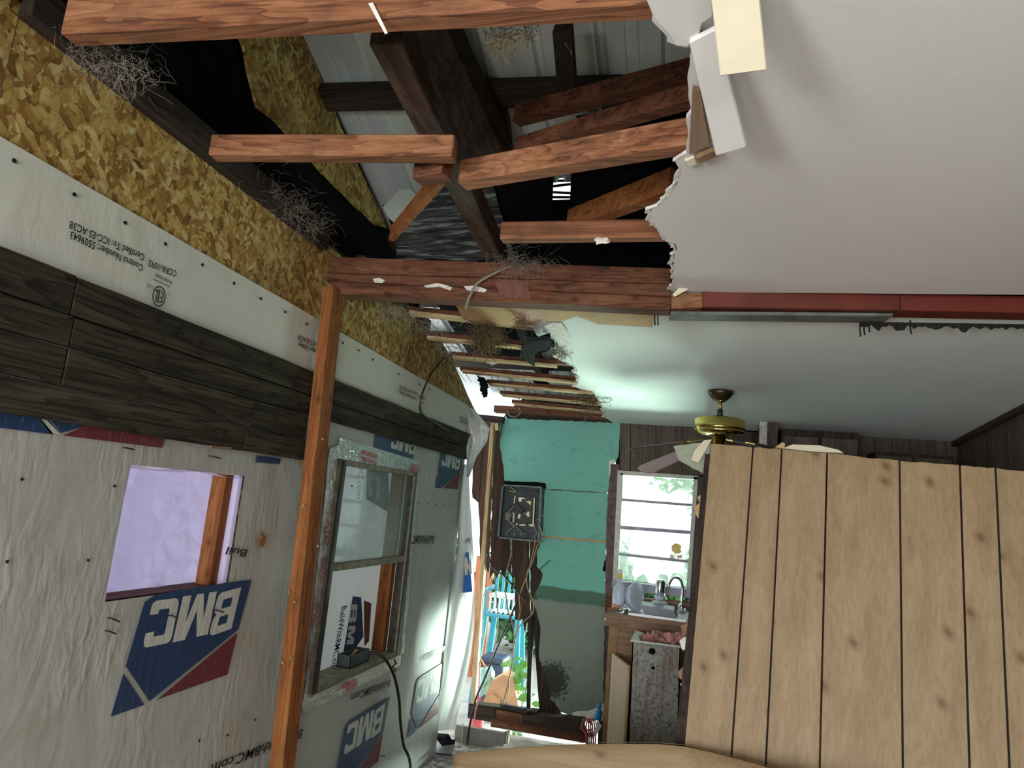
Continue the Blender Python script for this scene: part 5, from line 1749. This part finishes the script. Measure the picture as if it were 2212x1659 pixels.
fu = root('water_filter', wp, 'chrome capped countertop water filter behind the tray', 'water filter')
mk('housing', MB().lathe([(0.030, 0.10), (0.034, 0.12), (0.034, 0.185), (0.028, 0.20), (0.010, 0.205)], wp, 16), MAT['chrome'], fu, smooth=True)
mk('collar', MB().lathe([(0.02, 0.07), (0.036, 0.085), (0.036, 0.10)], wp, 16), MAT['bluewhite'], fu, smooth=True)
mk('base', MB().lathe([(0.055, 0.0), (0.052, 0.06), (0.02, 0.07)], wp+V((0.0, 0.0, 0)), 8), MAT['whiteplastic'], fu)
fp = stand(1472, 4.86)
fa = root('faucet', fp, 'chrome gooseneck faucet at the back of the sink', 'faucet')
mk('neck', MB().tube(smooth_path([fp, fp+V((0, 0, .08)), fp+V((0, 0, .17)), fp+V((-0.02, -.01, .215)), fp+V((-0.06, -.03, .22)), fp+V((-0.085, -.05, .18)), fp+V((-0.087, -.05, .16))]), 0.009, 10), MAT['chrome'], fa, smooth=True)
mk('base', MB().lathe([(0.022, 0), (0.020, 0.05), (0.012, 0.06)], fp, 14), MAT['chrome'], fa, smooth=True)
mk('lever', MB().bar(fp+V((0.02, -0.02, 0.03)), fp+V((0.03, -0.11, 0.015)), 0.012, 0.008), MAT['chrome'], fa)
lp = stand(1320, 4.47)
la = root('ladle', lp, 'metal ladle with a wooden handle on the counter end', 'ladle')
mk('handle', MB().tube([lp+V((-0.02, 0, 0.014)), lp+V((0.02, 0.0, 0.018)), lp+V((0.05, 0.01, 0.016))], [0.012, 0.015, 0.008], 8), MAT['cab_x'], la, smooth=True)
mk('cup', MB().lathe([(0.004, 0), (0.02, 0.006), (0.03, 0.025), (0.031, 0.03)], lp+V((0.075, 0.03, 0.002)), 14, V((0.1, -0.5, 0.8))), MAT['chrome'], la, smooth=True)
sp_ = stand(1342, 4.46)
spn = root('spoon', sp_, 'pale spoon lying at the front of the counter', 'spoon')
mk('stem', MB().tube([sp_+V((-0.02, 0.06, 0.008)), sp_+V((0.0, 0.0, 0.006))], 0.004, 6), MAT['bluewhite'], spn)
mk('bowl', MB().blob(sp_+V((0.005, -0.02, 0.008)), (0.014, 0.022, 0.006), 0, 2, 0.0), MAT['bluewhite'], spn, smooth=True)
# cleaning things on the floor by the green wall
gp = FWL(1268, 1580, 4.80)
gv = root('cord_bundle', V((gp.x, gp.y, 0)), 'bundle of reddish cords heaped by the green wall foot', 'cord')
for k in range(5):
    mk('cord_loop', MB().tube(smooth_path([FWL(1262+4*k, 1552, 4.82), FWL(1256+5*k, 1572, 4.80), FWL(1266+4*k, 1590, 4.78), V((FWL(1268+4*k, 1600, 4.78).x, 4.78, 0.01)), FWL(1272+4*k, 1570, 4.80), FWL(1266+4*k, 1553, 4.82)]), 0.005, 5), MAT['mauve' if k % 2 else 'redplastic'], gv)
tb_ = FWL(1290, 1555, 4.80)
mk('spray_bottle', MB().lathe([(0.02, 0), (0.026, 0.01), (0.026, 0.05), (0.012, 0.065), (0.012, 0.08), (0.018, 0.085), (0.016, 0.10)], tb_, 10, V((0.1, 0, 1))), MAT['blueplastic'], None, 'small bright blue plastic bottle by the green wall foot', 'bottle', smooth=True)
mk('white_shard', MB().prism([FWL(a, b_, 4.78) for a, b_ in [(1290, 1556), (1300, 1568), (1286, 1592), (1282, 1586)]], (0, 0.004, 0)), MAT['whiteplastic'], None, 'white plastic shard standing under the blue bottle', 'scrap')

# ================================================================== RIGHT END OF THE KITCHEN
wp_ = root('wall_partition', (0.40, 4.86, 0), 'short partition end at the right of the kitchen', None, None, 'structure')
px_ = 0.395
mk('partition_core', MB().box((px_, 4.70, 0), (px_+0.10, D, kz(4.7)-0.002)), MAT['brown_z'], wp_)
mk('white_end', MB().box((px_-0.012, 4.69, 1.2), (px_+0.035, 4.70, kz(4.69)-0.003)), MAT['gypsum'], wp_)
mk('cylinder_trim', MB().lathe([(0.016, 0), (0.018, 0.02), (0.014, 0.03)], V((px_+0.012, 4.675, kz(4.7)-0.04)), 10), MAT['gypsum'], wp_)
for i in range(11):
    x0 = px_+0.10+i*0.105
    mk('panel_board', MB().box((x0+0.002, D-0.02, 0), (x0+0.103, D-0.008, kz(D)-0.002)), MAT['brown_z'], wf)
mk('board_backing', MB().box((px_+0.1, D-0.008, 0), (RW, D+0.01, 2.3)), MAT['tar'], wf)
uc = root('wall_cabinet', (0.80, 4.85, 1.75), 'dark wall cabinet in the gloomy corner beyond the panelling', 'cabinet')
mk('carcass', MB().box((0.52, 4.72, 1.72), (0.98, D-0.021, kz(4.8)-0.03)), MAT['dark_z'], uc)
mk('cabinet_door', MB().box((0.53, 4.705, 1.74), (0.74, 4.719, 2.18)), MAT['brown_z'], uc, bevel=0.003)
mk('cabinet_door', MB().box((0.76, 4.705, 1.74), (0.97, 4.719, 2.18)), MAT['brown_z'], uc, bevel=0.003)
uc = root('wall_cabinet', (1.3, 4.9, 1.75), 'second dark wall cabinet near the right hand wall', 'cabinet')
mk('carcass', MB().box((1.08, 4.78, 1.62), (1.52, D-0.021, 2.12)), MAT['dark_z'], uc)
mk('cabinet_door', MB().box((1.09, 4.765, 1.64), (1.29, 4.779, 2.10)), MAT['brown_z'], uc, bevel=0.003)
mk('cabinet_door', MB().box((1.31, 4.765, 1.64), (1.51, 4.779, 2.10)), MAT['brown_z'], uc, bevel=0.003)
for i in range(18):
    y0_ = 3.0+i*0.11
    mk('panel_board', MB().box((RW-0.014, y0_+0.002, 0), (RW-0.002, y0_+0.108, kz(y0_)-0.002)), MAT['brown_z'], wr)
mk('ceiling_trim', MB().bar((RW-0.03, 2.8, kz(2.8)-0.02), (RW-0.03, D, kz(D)-0.02), 0.03, 0.03), MAT['dark_y'], wr)

# ================================================================== PANELLED PARTITION REMNANT
uu = -(ROT @ V((-1872-CX, 672-CY, FOC))).normalized()
vv = (ROT @ V((1890-CX, -3140-CY, FOC))).normalized()
PN = uu.cross(vv).normalized()
if PN.y > 0:
    PN = -PN                              # toward the camera
P0 = on(1480, 1610, y=2.98)


def PW(px, py, off=0.0):
    return onp(px, py, P0+PN*off, PN)


pan = root('wall_panelled', P0, 'leaning partition remnant faced with knotty pine panelling boards', None, None, 'structure')
gt = [(1535, 958), (1627, 966), (1689, 971), (1787, 980), (1943, 995), (2073, 1006), (2150, 1012), (2262, 1021), (2390, 1032)]
gbm = [(1478, 1610), (1580, 1637), (1654, 1656), (1770, 1688), (1951, 1739), (2098, 1780), (2187, 1805), (2305, 1838), (2440, 1876)]
rnd = random.Random(3)
for i in range(8):
    a, b = PW(*gt[i], 0.0), PW(*gt[i+1], 0.0)
    d, c = PW(*gbm[i], 0.0), PW(*gbm[i+1], 0.0)
    g = 0.0032
    a, d = a+uu*g, d+uu*g
    b, c = b-uu*g, c-uu*g
    top = [a+(b-a)*(k/5)+vv*rnd.uniform(-0.004, 0.002) for k in range(6)]
    mk('panel_board', MB().prism(top+[c, d], PN*0.006), MAT['panel_z'], pan, bevel=0.0012)
mk('groove_backing', MB().prism([PW(*gt[0])+uu*0.004-vv*0.004, PW(*gt[-1])-vv*0.004, PW(*gbm[-1]), PW(*gbm[0])+uu*0.004], -PN*0.006), MAT['soot'], pan)
# framing and back board behind the panelling
a, b, c, d = PW(*gt[0]), PW(*gt[-1]), PW(*gbm[-1]), PW(*gbm[0])
mk('end_stud', MB().prism([a-uu*0.020-vv*0.05, a+uu*0.02-vv*0.05, d+uu*0.02, d-uu*0.035], -PN*0.085), MAT['dark_z'], pan)
for t in (0.33, 0.66, 0.98):
    p, q = a.lerp(b, t), d.lerp(c, t)
    mk('wall_stud', MB().prism([p-vv*0.01, p+uu*0.04-vv*0.01, q+uu*0.04, q], -PN*0.085), MAT['old_z'], pan)
mk('back_board', MB().prism([a-PN*0.09-vv*0.02, b-PN*0.09-vv*0.02, c-PN*0.09, d-PN*0.09], -PN*0.012), MAT['palegreen'], pan)
# pale green torn plaster at the top left corner and scraps down the edge
mk('plaster_corner', MB().prism(rag([PW(*q, -0.05) for q in [(1535, 958), (1534, 1000), (1529, 1030), (1510, 1018), (1488, 1008), (1466, 995), (1456, 965), (1500, 960)]], 0.003, 0.02, 6, True), PN*0.010), MAT['palegreen'], pan)
mk('paper_tongue', MB().prism([PW(*q, -0.03) for q in [(1521, 952), (1538, 950), (1524, 975), (1510, 1000), (1494, 995), (1500, 975)]], PN*0.006), MAT['cream'], pan)
for q, m in [([(1526, 1062), (1516, 1068), (1505, 1075), (1512, 1088), (1520, 1080)], 'kraft'), ([(1510, 1088), (1500, 1095), (1502, 1110), (1514, 1130), (1522, 1128), (1523, 1090)], 'kraft'),
             ([(1506, 1140), (1512, 1160), (1505, 1176), (1516, 1180), (1520, 1150)], 'kraft_dark'), ([(1488, 1345), (1470, 1352), (1474, 1372), (1495, 1378), (1500, 1340)], 'kraft_dark'), ([(1478, 1376), (1468, 1384), (1472, 1402), (1492, 1408), (1496, 1378)], 'gypsum'),
             ([(1476, 1440), (1464, 1452), (1468, 1466), (1480, 1470), (1486, 1445)], 'kraft_dark'), ([(1478, 1468), (1470, 1478), (1478, 1488), (1484, 1470)], 'gypsum'), ([(1494, 1330), (1482, 1338), (1484, 1350), (1498, 1348)], 'kraft_dark')]:
    mk('torn_paper', MB().prism(rag([PW(*p, -0.012) for p in q], 0.002, 0.015, 9, True), PN*0.006), MAT[m], pan)
for k in range(14):
    p = PW(1474-k*0.9, 1488+k*8.2, -0.01)
    mk('plaster_crumb', MB().blob(p, (0.004, 0.004, 0.006), k, 1, 0.4), MAT['gypsum'], pan)
# plaster slab resting on its top
mk('plaster_slab', MB().prism([PW(1692, 968, -0.02), PW(1712, 960, -0.02), PW(1770, 962, -0.02), PW(1812, 972, -0.02), PW(1822, 978, -0.02), PW(1750, 975, -0.02)], -PN*0.09), MAT['cream'], None, 'flat plaster slab resting on top of the panelling', 'drywall scrap')
mk('plaster_chip', MB().prism([PW(1674, 966, -0.01), PW(1690, 955, -0.01), PW(1696, 958, -0.01), PW(1694, 969, -0.01)], -PN*0.02), MAT['kraft'], None, 'small pinkish chip standing on top of the panelling', 'scrap')

# bowed sheet of panelling laid sideways along the foot
tops = [(984, 1626, 2.92), (1050, 1620, 2.93), (1130, 1613, 2.93), (1220, 1608, 2.93), (1330, 1606, 2.93), (1420, 1607, 2.92), (1480, 1612, 2.90), (1560, 1630, 2.84), (1640, 1652, 2.76), (1760, 1690, 2.64), (1950, 1752, 2.5)]
tp3 = [on(a, b_, y=yy) for a, b_, yy in tops]


def lowsheet(u, v):
    t = u*(len(tp3)-1)
    i = min(int(t), len(tp3)-2)
    p = tp3[i].lerp(tp3[i+1], t-i)
    z = p.z*(1-v)+0.02*v
    return V((p.x-0.04*v*(1-u), p.y-0.05*v, z))


lowp = mk('wainscot_panel', MB().grid(lowsheet, 40, 12), MAT['panel_x'], None, 'bowed pine panelling sheet laid sideways along the foot of the partition', 'panel', smooth=True, solid=0.008)


def strip_at(v0, v1, off):
    def fn(u, v):
        return lowsheet(u, v0+(v1-v0)*v)+V((0, -off, 0))
    return fn


mk('panel_groove', MB().grid(strip_at(0.030, 0.036, 0.0012), 40, 1), MAT['dark_x'], lowp, smooth=True)
mk('top_edge', MB().grid(lambda u, v: lowsheet(u, 0)+V((0, 0.02*v, 0.004-0.004*v)), 40, 1), MAT['tan_x'], lowp, smooth=True)

# ================================================================== CEILING FAN
fc = KC(1557, 845)
fc.z = kz(fc.y)
fan = root('ceiling_fan', fc, 'brass ceiling fan with a drooping pinkish blade', 'ceiling fan')
zt = fc.z
mk('canopy', MB().lathe([(0.070, -0.001), (0.071, -0.012), (0.055, -0.035), (0.036, -0.052), (0.020, -0.056)], fc, 24), MAT['brass_dark'], fan, smooth=True)
mk('canopy_ring', MB().lathe([(0.024, -0.055), (0.028, -0.058), (0.024, -0.062)], fc, 20), MAT['brass'], fan, smooth=True)
zr = on(1557, 900, y=fc.y).z-zt
mk('down_rod', MB().lathe([(0.010, -0.055), (0.010, zr+0.03)], fc, 12), MAT['brass'], fan, smooth=True)
mk('coupling', MB().lathe([(0.013, zr+0.04), (0.017, zr+0.035), (0.015, zr+0.015), (0.020, zr+0.0)], fc, 12), MAT['black'], fan, smooth=True)
zh = on(1557, 907, y=fc.y).z-zt
mk('motor_housing', MB().lathe([(0.05, zh+0.008), (0.128, zh+0.004), (0.137, zh-0.006), (0.139, zh-0.05), (0.139, zh-0.062)], fc, 40), MAT['brass'], fan, smooth=True)
mk('lower_dish', MB().lathe([(0.139, zh-0.062), (0.128, zh-0.078), (0.08, zh-0.092), (0.05, zh-0.094)], fc, 40), MAT['brass'], fan, smooth=True)
mk('switch_housing', MB().lathe([(0.035, zh-0.094), (0.034, zh-0.15), (0.040, zh-0.155), (0.03, zh-0.17)], fc, 20), MAT['brass'], fan, smooth=True)
hub = fc+V((0, 0, zh-0.10))
tips = [(on(1386, 1017, y=3.66), 'blade_pink', 'pinkish warped blade'), (fc+V((-0.50, 0.28, zh-0.16)), 'blade_brown', None), (fc+V((0.18, 0.52, zh-0.15)), 'blade_brown', None), (fc+V((0.56, 0.02, zh-0.20)), 'blade_brown', None), (fc+V((0.30, -0.46, zh-0.22)), 'blade_brown', None)]
for tip, m, lab in tips:
    d = (tip-hub)
    dn_ = d.normalized()
    s = dn_.cross(V((0, 0, 1))).normalized()
    s = (s+V((0, 0, 0.25))).normalized()
    r0 = hub+dn_*0.19
    L = d.length

    def bl(t, w, r0=r0, dn_=dn_, s=s, L=L):
        return r0+dn_*((L-0.19)*t)+s*w
    bladep = [bl(0, -.045), bl(0.1, -.055), bl(.9, -.068), bl(.98, -.05), bl(1.0, 0), bl(.98, .05), bl(.9, .068), bl(.1, .055), bl(0, .045)]
    bo_ = mk('blade', MB().prism(bladep, dn_.cross(s)*0.006), MAT[m], fan, label=lab)
    mk('blade_iron', MB().bar(hub+dn_*0.08+V((0, 0, 0.0)), hub+dn_*0.15, 0.022, 0.006).bar(hub+dn_*0.14+s*0.02, hub+dn_*0.24+s*0.03, 0.014, 0.006).bar(hub+dn_*0.14-s*0.02, hub+dn_*0.24-s*0.03, 0.014, 0.006), MAT['brass'], bo_)

# ================================================================== COBWEBS, STRAW, RAGS
def clump(nm, c, rad, n, L, r, mat, label, cat, droop=0.5, seed=0, spread=1.0):
    rnd = random.Random(seed)
    mb = MB()
    c = V(c)
    for _ in range(n):
        p = c+V((rnd.gauss(0, rad[0]), rnd.gauss(0, rad[1]), rnd.gauss(0, rad[2])))
        d = V((rnd.gauss(0, 1)*spread, rnd.gauss(0, 1)*spread, rnd.gauss(0, 0.7)-droop)).normalized()
        pts = [p]
        l = L*rnd.uniform(0.3, 1.2)
        for k in range(4):
            d = (d+V((rnd.gauss(0, .45), rnd.gauss(0, .45), rnd.gauss(0, .35)))).normalized()
            pts.append(pts[-1]+d*l/4)
        mb.tube(pts, r*rnd.uniform(0.6, 1.3), 3, False)
    return mk(nm, mb, mat, None, label, cat, None, 'stuff')


clump('cobweb', Hc(240, 130, 0.03), (0.05, 0.04, 0.02), 260, 0.07, 0.00028, MAT['web'], 'dusty cobweb strands where the nearest joist meets the strand board', 'cobweb', 0.7, 1)
clump('cobweb', LW(640, 455, 0.06), (0.03, 0.10, 0.04), 340, 0.08, 0.0003, MAT['web'], 'dusty cobwebs along the strand board before the header', 'cobweb', 0.5, 2)
clump('cobweb', BM(1120, 570)-BACK*0.2, (0.06, 0.03, 0.016), 300, 0.09, 0.00035, MAT['web'], 'tangled cobwebs where the stringer lands on the header', 'cobweb', 0.5, 3)
mk('cobweb_strand', MB().tube(smooth_path([BM(1105, 580)-BACK*0.3, BM(1040, 615)-BACK*0.4, BM(1018, 645)-BACK*0.3, BM(1003, 665)+BACK*0.2]), [0.003]*3+[0.005]*16, 5), MAT['web'], None, 'thick twisted cobweb rope hanging down the header face', 'cobweb')
clump('cobweb', KC(860, 670, -0.01), (0.05, 0.06, 0.02), 200, 0.08, 0.0005, MAT['web'], 'grey cobwebs on the first kitchen joist end', 'cobweb', 0.5, 4)
clump('cobweb', KC(975, 752, -0.01), (0.035, 0.06, 0.018), 120, 0.06, 0.0008, MAT['web'], 'cobwebby tuft where the brown arching cable starts', 'cobweb', 0.4, 5)
cA = KC(1050, 722, -0.05)
clump('straw_clump', cA, (0.032, 0.03, 0.030), 900, 0.075, 0.0013, MAT['straw'], 'hanging clump of dry nest straw below the second kitchen joist', 'straw', 0.9, 6)
clump('straw_clump', KC(1275, 862, -0.02), (0.03, 0.05, 0.025), 110, 0.12, 0.0016, MAT['straw'], 'wisps of straw at the far ceiling break', 'straw', 0.8, 7)
clump('straw_clump', KC(1130, 692, -0.02), (0.012, 0.012, 0.012), 70, 0.05, 0.0012, MAT['straw'], 'small straw tuft poking from the tan strip', 'straw', 0.6, 8)
clump('straw_clump', Hc(1100, 82, 0.02), (0.03, 0.01, 0.01), 70, 0.05, 0.0009, MAT['straw'], 'small straw tuft under the nearest joist', 'straw', 0.7, 9)
clump('cobweb', KC(935, 705, 0.0), (0.05, 0.05, 0.012), 90, 0.09, 0.0006, MAT['web'], 'faint cobwebs between the first two kitchen joists', 'cobweb', 0.4, 10)
clump('cobweb', KC(1215, 760, -0.01), (0.015, 0.05, 0.012), 90, 0.06, 0.0009, MAT['straw'], 'frayed fibres along the kitchen ceiling break', 'fibres', 0.6, 11)
mk('pale_lump', MB().blob(KC(1062, 783, 0.0), (0.03, 0.02, 0.012), 5, 2, 0.4), MAT['gypsum'], None, 'pale lump stuck on the third kitchen joist', 'scrap')
mk('dust_rag', MB().tube([LW(828, 640, 0.05), LW(832, 660, 0.05), LW(828, 690, 0.055), LW(832, 712, 0.05)], [0.016, 0.012, 0.009, 0.003], 6), MAT['kraft_dark'], None, 'narrow brown rag hanging on the strand board behind the post', 'rag')


def rag_piece(nm, px, zf, label, seed):
    p = [KC(a, b_, zf) for a, b_ in px]
    return mk(nm, MB().prism(rag(p, 0.006, 0.02, seed, True), (0, 0.006, 0.002)), MAT['tar'], None, label, 'felt scrap')


rag_piece('felt_rag', [(1132, 728), (1166, 726), (1186, 722), (1196, 745), (1182, 758), (1162, 762), (1152, 792), (1140, 782), (1120, 772), (1128, 752)], -0.05, 'torn black felt rag hanging from the kitchen joists by the ceiling break', 1)
rag_piece('felt_rag', [(1031, 812), (1045, 816), (1054, 828), (1052, 858), (1046, 860), (1038, 845), (1036, 830)], -0.02, 'narrow black felt rag against the bright roof sheet', 2)
rag_piece('felt_rag', [(1150, 822), (1175, 822), (1200, 838), (1240, 834), (1214, 846), (1190, 842), (1172, 836)], 0.03, 'long black felt rag lying over the fourth kitchen joist', 3)

# ================================================================== YARD OUTSIDE
yard = mk('yard_ground', MB().box((-9, 5.12, -0.30), (7, 16, -0.20)), MAT['concrete'], None, 'pale concrete yard', None, None, 'structure')
mk('yard_ground', MB().box((-7.5, -6, -0.30), (W-0.7, 5.1, -0.20)), MAT['concrete'], None, 'pale side yard ground', None, None, 'structure')
of = root('yard_fence', on(1030, 1300, y=7.2), 'terracotta orange board fence beyond the yard opening', 'fence')
f0, f1 = on(1004, 1200, y=7.2).x, on(1068, 1200, y=7.2).x
nb = 5
for i in range(nb):
    a, b_ = f0+(f1-f0)*i/nb, f0+(f1-f0)*(i+1)/nb
    mk('fence_board', MB().box((a+0.004, 7.2, -0.2), (b_-0.004, 7.22, 1.02)), MAT['orange'], of)
mk('fence_rail', MB().box((f0, 7.221, 0.8), (f1, 7.25, 0.88)), MAT['orange'], of)
mk('fence_banner', MB().box((on(1012, 1100, y=7.1).x, 7.185, 0.85), (on(1034, 1100, y=7.1).x, 7.199, 1.7)), MAT['whiteplastic'], None, 'white sheet hung above the orange fence', 'sheet')
# turquoise plastic chair
cy_ = 6.35
def cp(px, py, dy=0.0):
    return on(px, py, y=cy_+dy)


ch = root('plastic_chair', V((cp(1075, 1340).x, cy_, -0.2)), 'turquoise plastic garden chair in the yard', 'chair')
se = [cp(1042, 1330), cp(1112, 1338), cp(1112, 1338, 0.32), cp(1048, 1326, 0.32)]
zs_ = se[0].z
se = [V((p.x, p.y, zs_)) for p in se]
mk('seat', MB().prism(se, (0, 0, 0.03)), MAT['turq'], ch, bevel=0.006)
for i, (dx, dy) in enumerate(((0.02, 0.03), (0.33, 0.03), (0.04, 0.29), (0.31, 0.29))):
    t_ = V((se[0].x+dx, cy_+dy, zs_))
    mk('leg', MB().bar(t_, V((t_.x+(-0.05 if i % 2 == 0 else 0.05), t_.y+(-0.03 if i < 2 else 0.03), -0.2)), 0.05, 0.03, (0, 1, 0)), MAT['turq'], ch)
bx0, bx1 = se[0].x+0.02, se[0].x+0.33
for k in range(6):
    xx = bx0+(bx1-bx0)*k/5
    mk('back_slat', MB().bar((xx, cy_+0.31, zs_+0.02), (xx, cy_+0.36, zs_+0.42), 0.028, 0.012, (0, 1, 0)), MAT['turq'], ch)
mk('back_top', MB().tube(smooth_path([V((bx0-0.02, cy_+0.35, zs_+0.34)), V((bx0+0.03, cy_+0.36, zs_+0.43)), V(((bx0+bx1)/2, cy_+0.37, zs_+0.46)), V((bx1-0.03, cy_+0.36, zs_+0.43)), V((bx1+0.02, cy_+0.35, zs_+0.34))]), 0.028, 8), MAT['turq'], ch, smooth=True)
for xx in (bx0-0.02, bx1+0.02):
    mk('armrest', MB().bar((xx, cy_+0.02, zs_+0.22), (xx, cy_+0.33, zs_+0.24), 0.045, 0.025), MAT['turq'], ch)
    mk('arm_post', MB().bar((xx, cy_+0.03, zs_), (xx, cy_+0.02, zs_+0.22), 0.04, 0.025, (0, 1, 0)), MAT['turq'], ch)
bk_ = root('laundry_basket', V(((bx0+bx1)/2, cy_+0.15, zs_+0.03)), 'white plastic basket standing on the turquoise chair', 'basket')
mk('basket_rim', MB().box((bx0+0.02, cy_+0.03, zs_+0.17), (bx1, cy_+0.26, zs_+0.20)), MAT['whiteplastic'], bk_)
for k in range(7):
    xx = bx0+0.03+(bx1-bx0-0.04)*k/6
    mk('basket_slat', MB().box((xx-0.008, cy_+0.04, zs_+0.03), (xx+0.008, cy_+0.05, zs_+0.17)), MAT['whiteplastic'], bk_)
mk('basket_base', MB().box((bx0+0.03, cy_+0.04, zs_+0.031), (bx1-0.01, cy_+0.25, zs_+0.045)), MAT['whiteplastic'], bk_)
# tool case, lid, box, bag
tc_ = on(1062, 1450, y=5.9)
to = root('tool_case', V((tc_.x, 5.9, -0.2)), 'navy plastic tool case on the yard ground', 'tool case')
mk('case_body', MB().box((on(1036, 1450, y=5.9).x, 5.9, -0.2), (on(1086, 1450, y=5.9).x, 6.1, on(1060, 1432, y=5.9).z)), MAT['navy'], to, bevel=0.01)
mk('case_lid', MB().box((on(1036, 1430, y=5.88).x, 5.88, on(1060, 1432, y=5.9).z), (on(1086, 1430, y=5.88).x, 6.12, on(1060, 1420, y=5.9).z)), MAT['navy'], to, bevel=0.01)
mk('white_tub', MB().lathe([(0.10, 0), (0.12, 0.05), (0.125, 0.10), (0.09, 0.12)], V((on(1062, 1400, y=6.15).x, 6.3, -0.05)), 18), MAT['whiteplastic'], None, 'upturned white tub behind the tool case', 'tub', smooth=True)
mk('wood_slat', MB().bar(on(1034, 1420, y=5.7), on(1052, 1450, y=5.7), 0.03, 0.02), MAT['stud_x'], None, 'orange wood slat leaning on the tool case', 'slat')
bg = on(1078, 1490, y=5.35)
mk('cardboard_box', MB().prism([on(a, b_, y=5.45) for a, b_ in [(1042, 1520), (1062, 1470), (1085, 1458), (1108, 1462), (1120, 1530), (1050, 1532)]], (0, 0.18, 0)), MAT['cardboard'], None, 'crushed cardboard box just outside the opening', 'box')
mk('box_flap', MB().prism([on(a, b_, y=5.42) for a, b_ in [(1043, 1515), (1062, 1500), (1080, 1512), (1078, 1532), (1048, 1530)]], (0, 0.02, 0)), MAT['kraft'], None, 'striped packet lying against the cardboard box', 'packet')
mk('teal_bag', MB().blob(on(1049, 1470, y=5.6), (0.06, 0.05, 0.10), 3, 3, 0.35), MAT['teal_bag'], None, 'pale teal plastic bag beside the cardboard box', 'bag', smooth=True)
mk('red_jug', MB().lathe([(0.05, 0), (0.055, 0.03), (0.05, 0.24), (0.02, 0.31), (0.018, 0.34)], V((on(1034, 1518, y=5.3).x, 5.3, -0.2)), 12), MAT['redplastic'], None, 'red plastic jug by the pale stud foot', 'jug', smooth=True)


def leafy(nm, c, rad, n, size, mat, label, seed, up=0.3, cat='shrub'):
    rnd = random.Random(seed)
    mb = MB()
    c = V(c)
    for _ in range(n):
        p = V((rnd.gauss(0, 1), rnd.gauss(0, 1), rnd.gauss(0, 1))).normalized()*rnd.random()**0.4*0.85
        p = V((p.x*rad[0], p.y*rad[1], p.z*rad[2]))
        d = V((rnd.gauss(0, 1), rnd.gauss(0, 1), rnd.gauss(up, .7))).normalized()
        s = d.cross(V((rnd.gauss(0, 1), rnd.gauss(0, 1), rnd.gauss(0, 1)))).normalized()
        L = size*rnd.uniform(.6, 1.3)
        a = c+p
        k = d.cross(s)*L*0.12
        mb.add([a, a+d*L*.45+s*L*.28, a+d*L+k, a+d*L*.45-s*L*.28], [(0, 1, 2, 3)])
    return mk(nm, mb, mat, None, label, cat)


# leafy plant outside the opening: leaves on stems
pl = root('leafy_plant', V((on(1120, 1500, y=5.5).x, 5.5, -0.2)), 'broad leaved plant beside the narrow black stud', 'plant')
rnd = random.Random(9)
base_ = V((on(1122, 1500, y=5.5).x, 5.55, -0.2))
for k in range(16):
    t_ = on(rnd.uniform(1092, 1150), rnd.uniform(1418, 1520), y=5.45+rnd.uniform(0, .2))
    mk('stem', MB().tube([base_+V((rnd.uniform(-.05, .05), 0, 0)), base_.lerp(t_, .6)+V((0, 0, .05)), t_], 0.003, 4), MAT['leaf'], pl)
    d = V((rnd.gauss(0, 1), rnd.gauss(0, .5)-.4, rnd.gauss(-.2, .5))).normalized()
    s = d.cross(V((0, 1, .4))).normalized()
    L = rnd.uniform(.09, .15)
    up_ = d.cross(s)*0.012
    mk('leaf', MB().add([t_, t_+d*L*.3+s*L*.26, t_+d*L*.7+s*L*.2-up_, t_+d*L-up_*2, t_+d*L*.7-s*L*.2-up_, t_+d*L*.3-s*L*.26, t_+d*L*.5+up_], [(0, 1, 6), (1, 2, 6), (2, 3, 6), (3, 4, 6), (4, 5, 6), (5, 0, 6)]), MAT['leaf'], pl)
for i, (x, y, z, r, l) in enumerate([(-1.95, 8.8, 0.55, .95, 'low round hedge bush at the left beyond the kitchen window'), (-0.45, 8.7, 0.58, .95, 'broad hedge bush straight beyond the kitchen window'), (1.0, 8.9, 0.55, .95, 'hedge bush at the right beyond the kitchen window'), (-3.4, 8.9, .5, .9, 'hedge bush behind the orange fence')]):
    leafy('hedge_bush', (x, y, z), (r*.8, r*.6, r*.95), 2600, 0.14, MAT['leaf_dark'], l, 40+i)
tr_ = root('yard_tree', V((0.6, 12.0, -0.2)), 'light green tree far beyond the kitchen window', 'tree')
o_ = leafy('crown', (0.6, 12.0, 2.4), (1.7, 1.2, 1.0), 1500, 0.16, MAT['leaf'], None, 77, cat=None)
o_.parent = tr_
o_.location = o_.location-tr_.location
mk('trunk', MB().tube([(0.6, 12, -0.2), (0.63, 12, 0.9), (0.6, 12, 2.0)], [0.12, 0.10, 0.07], 8), MAT['dark_z'], tr_)
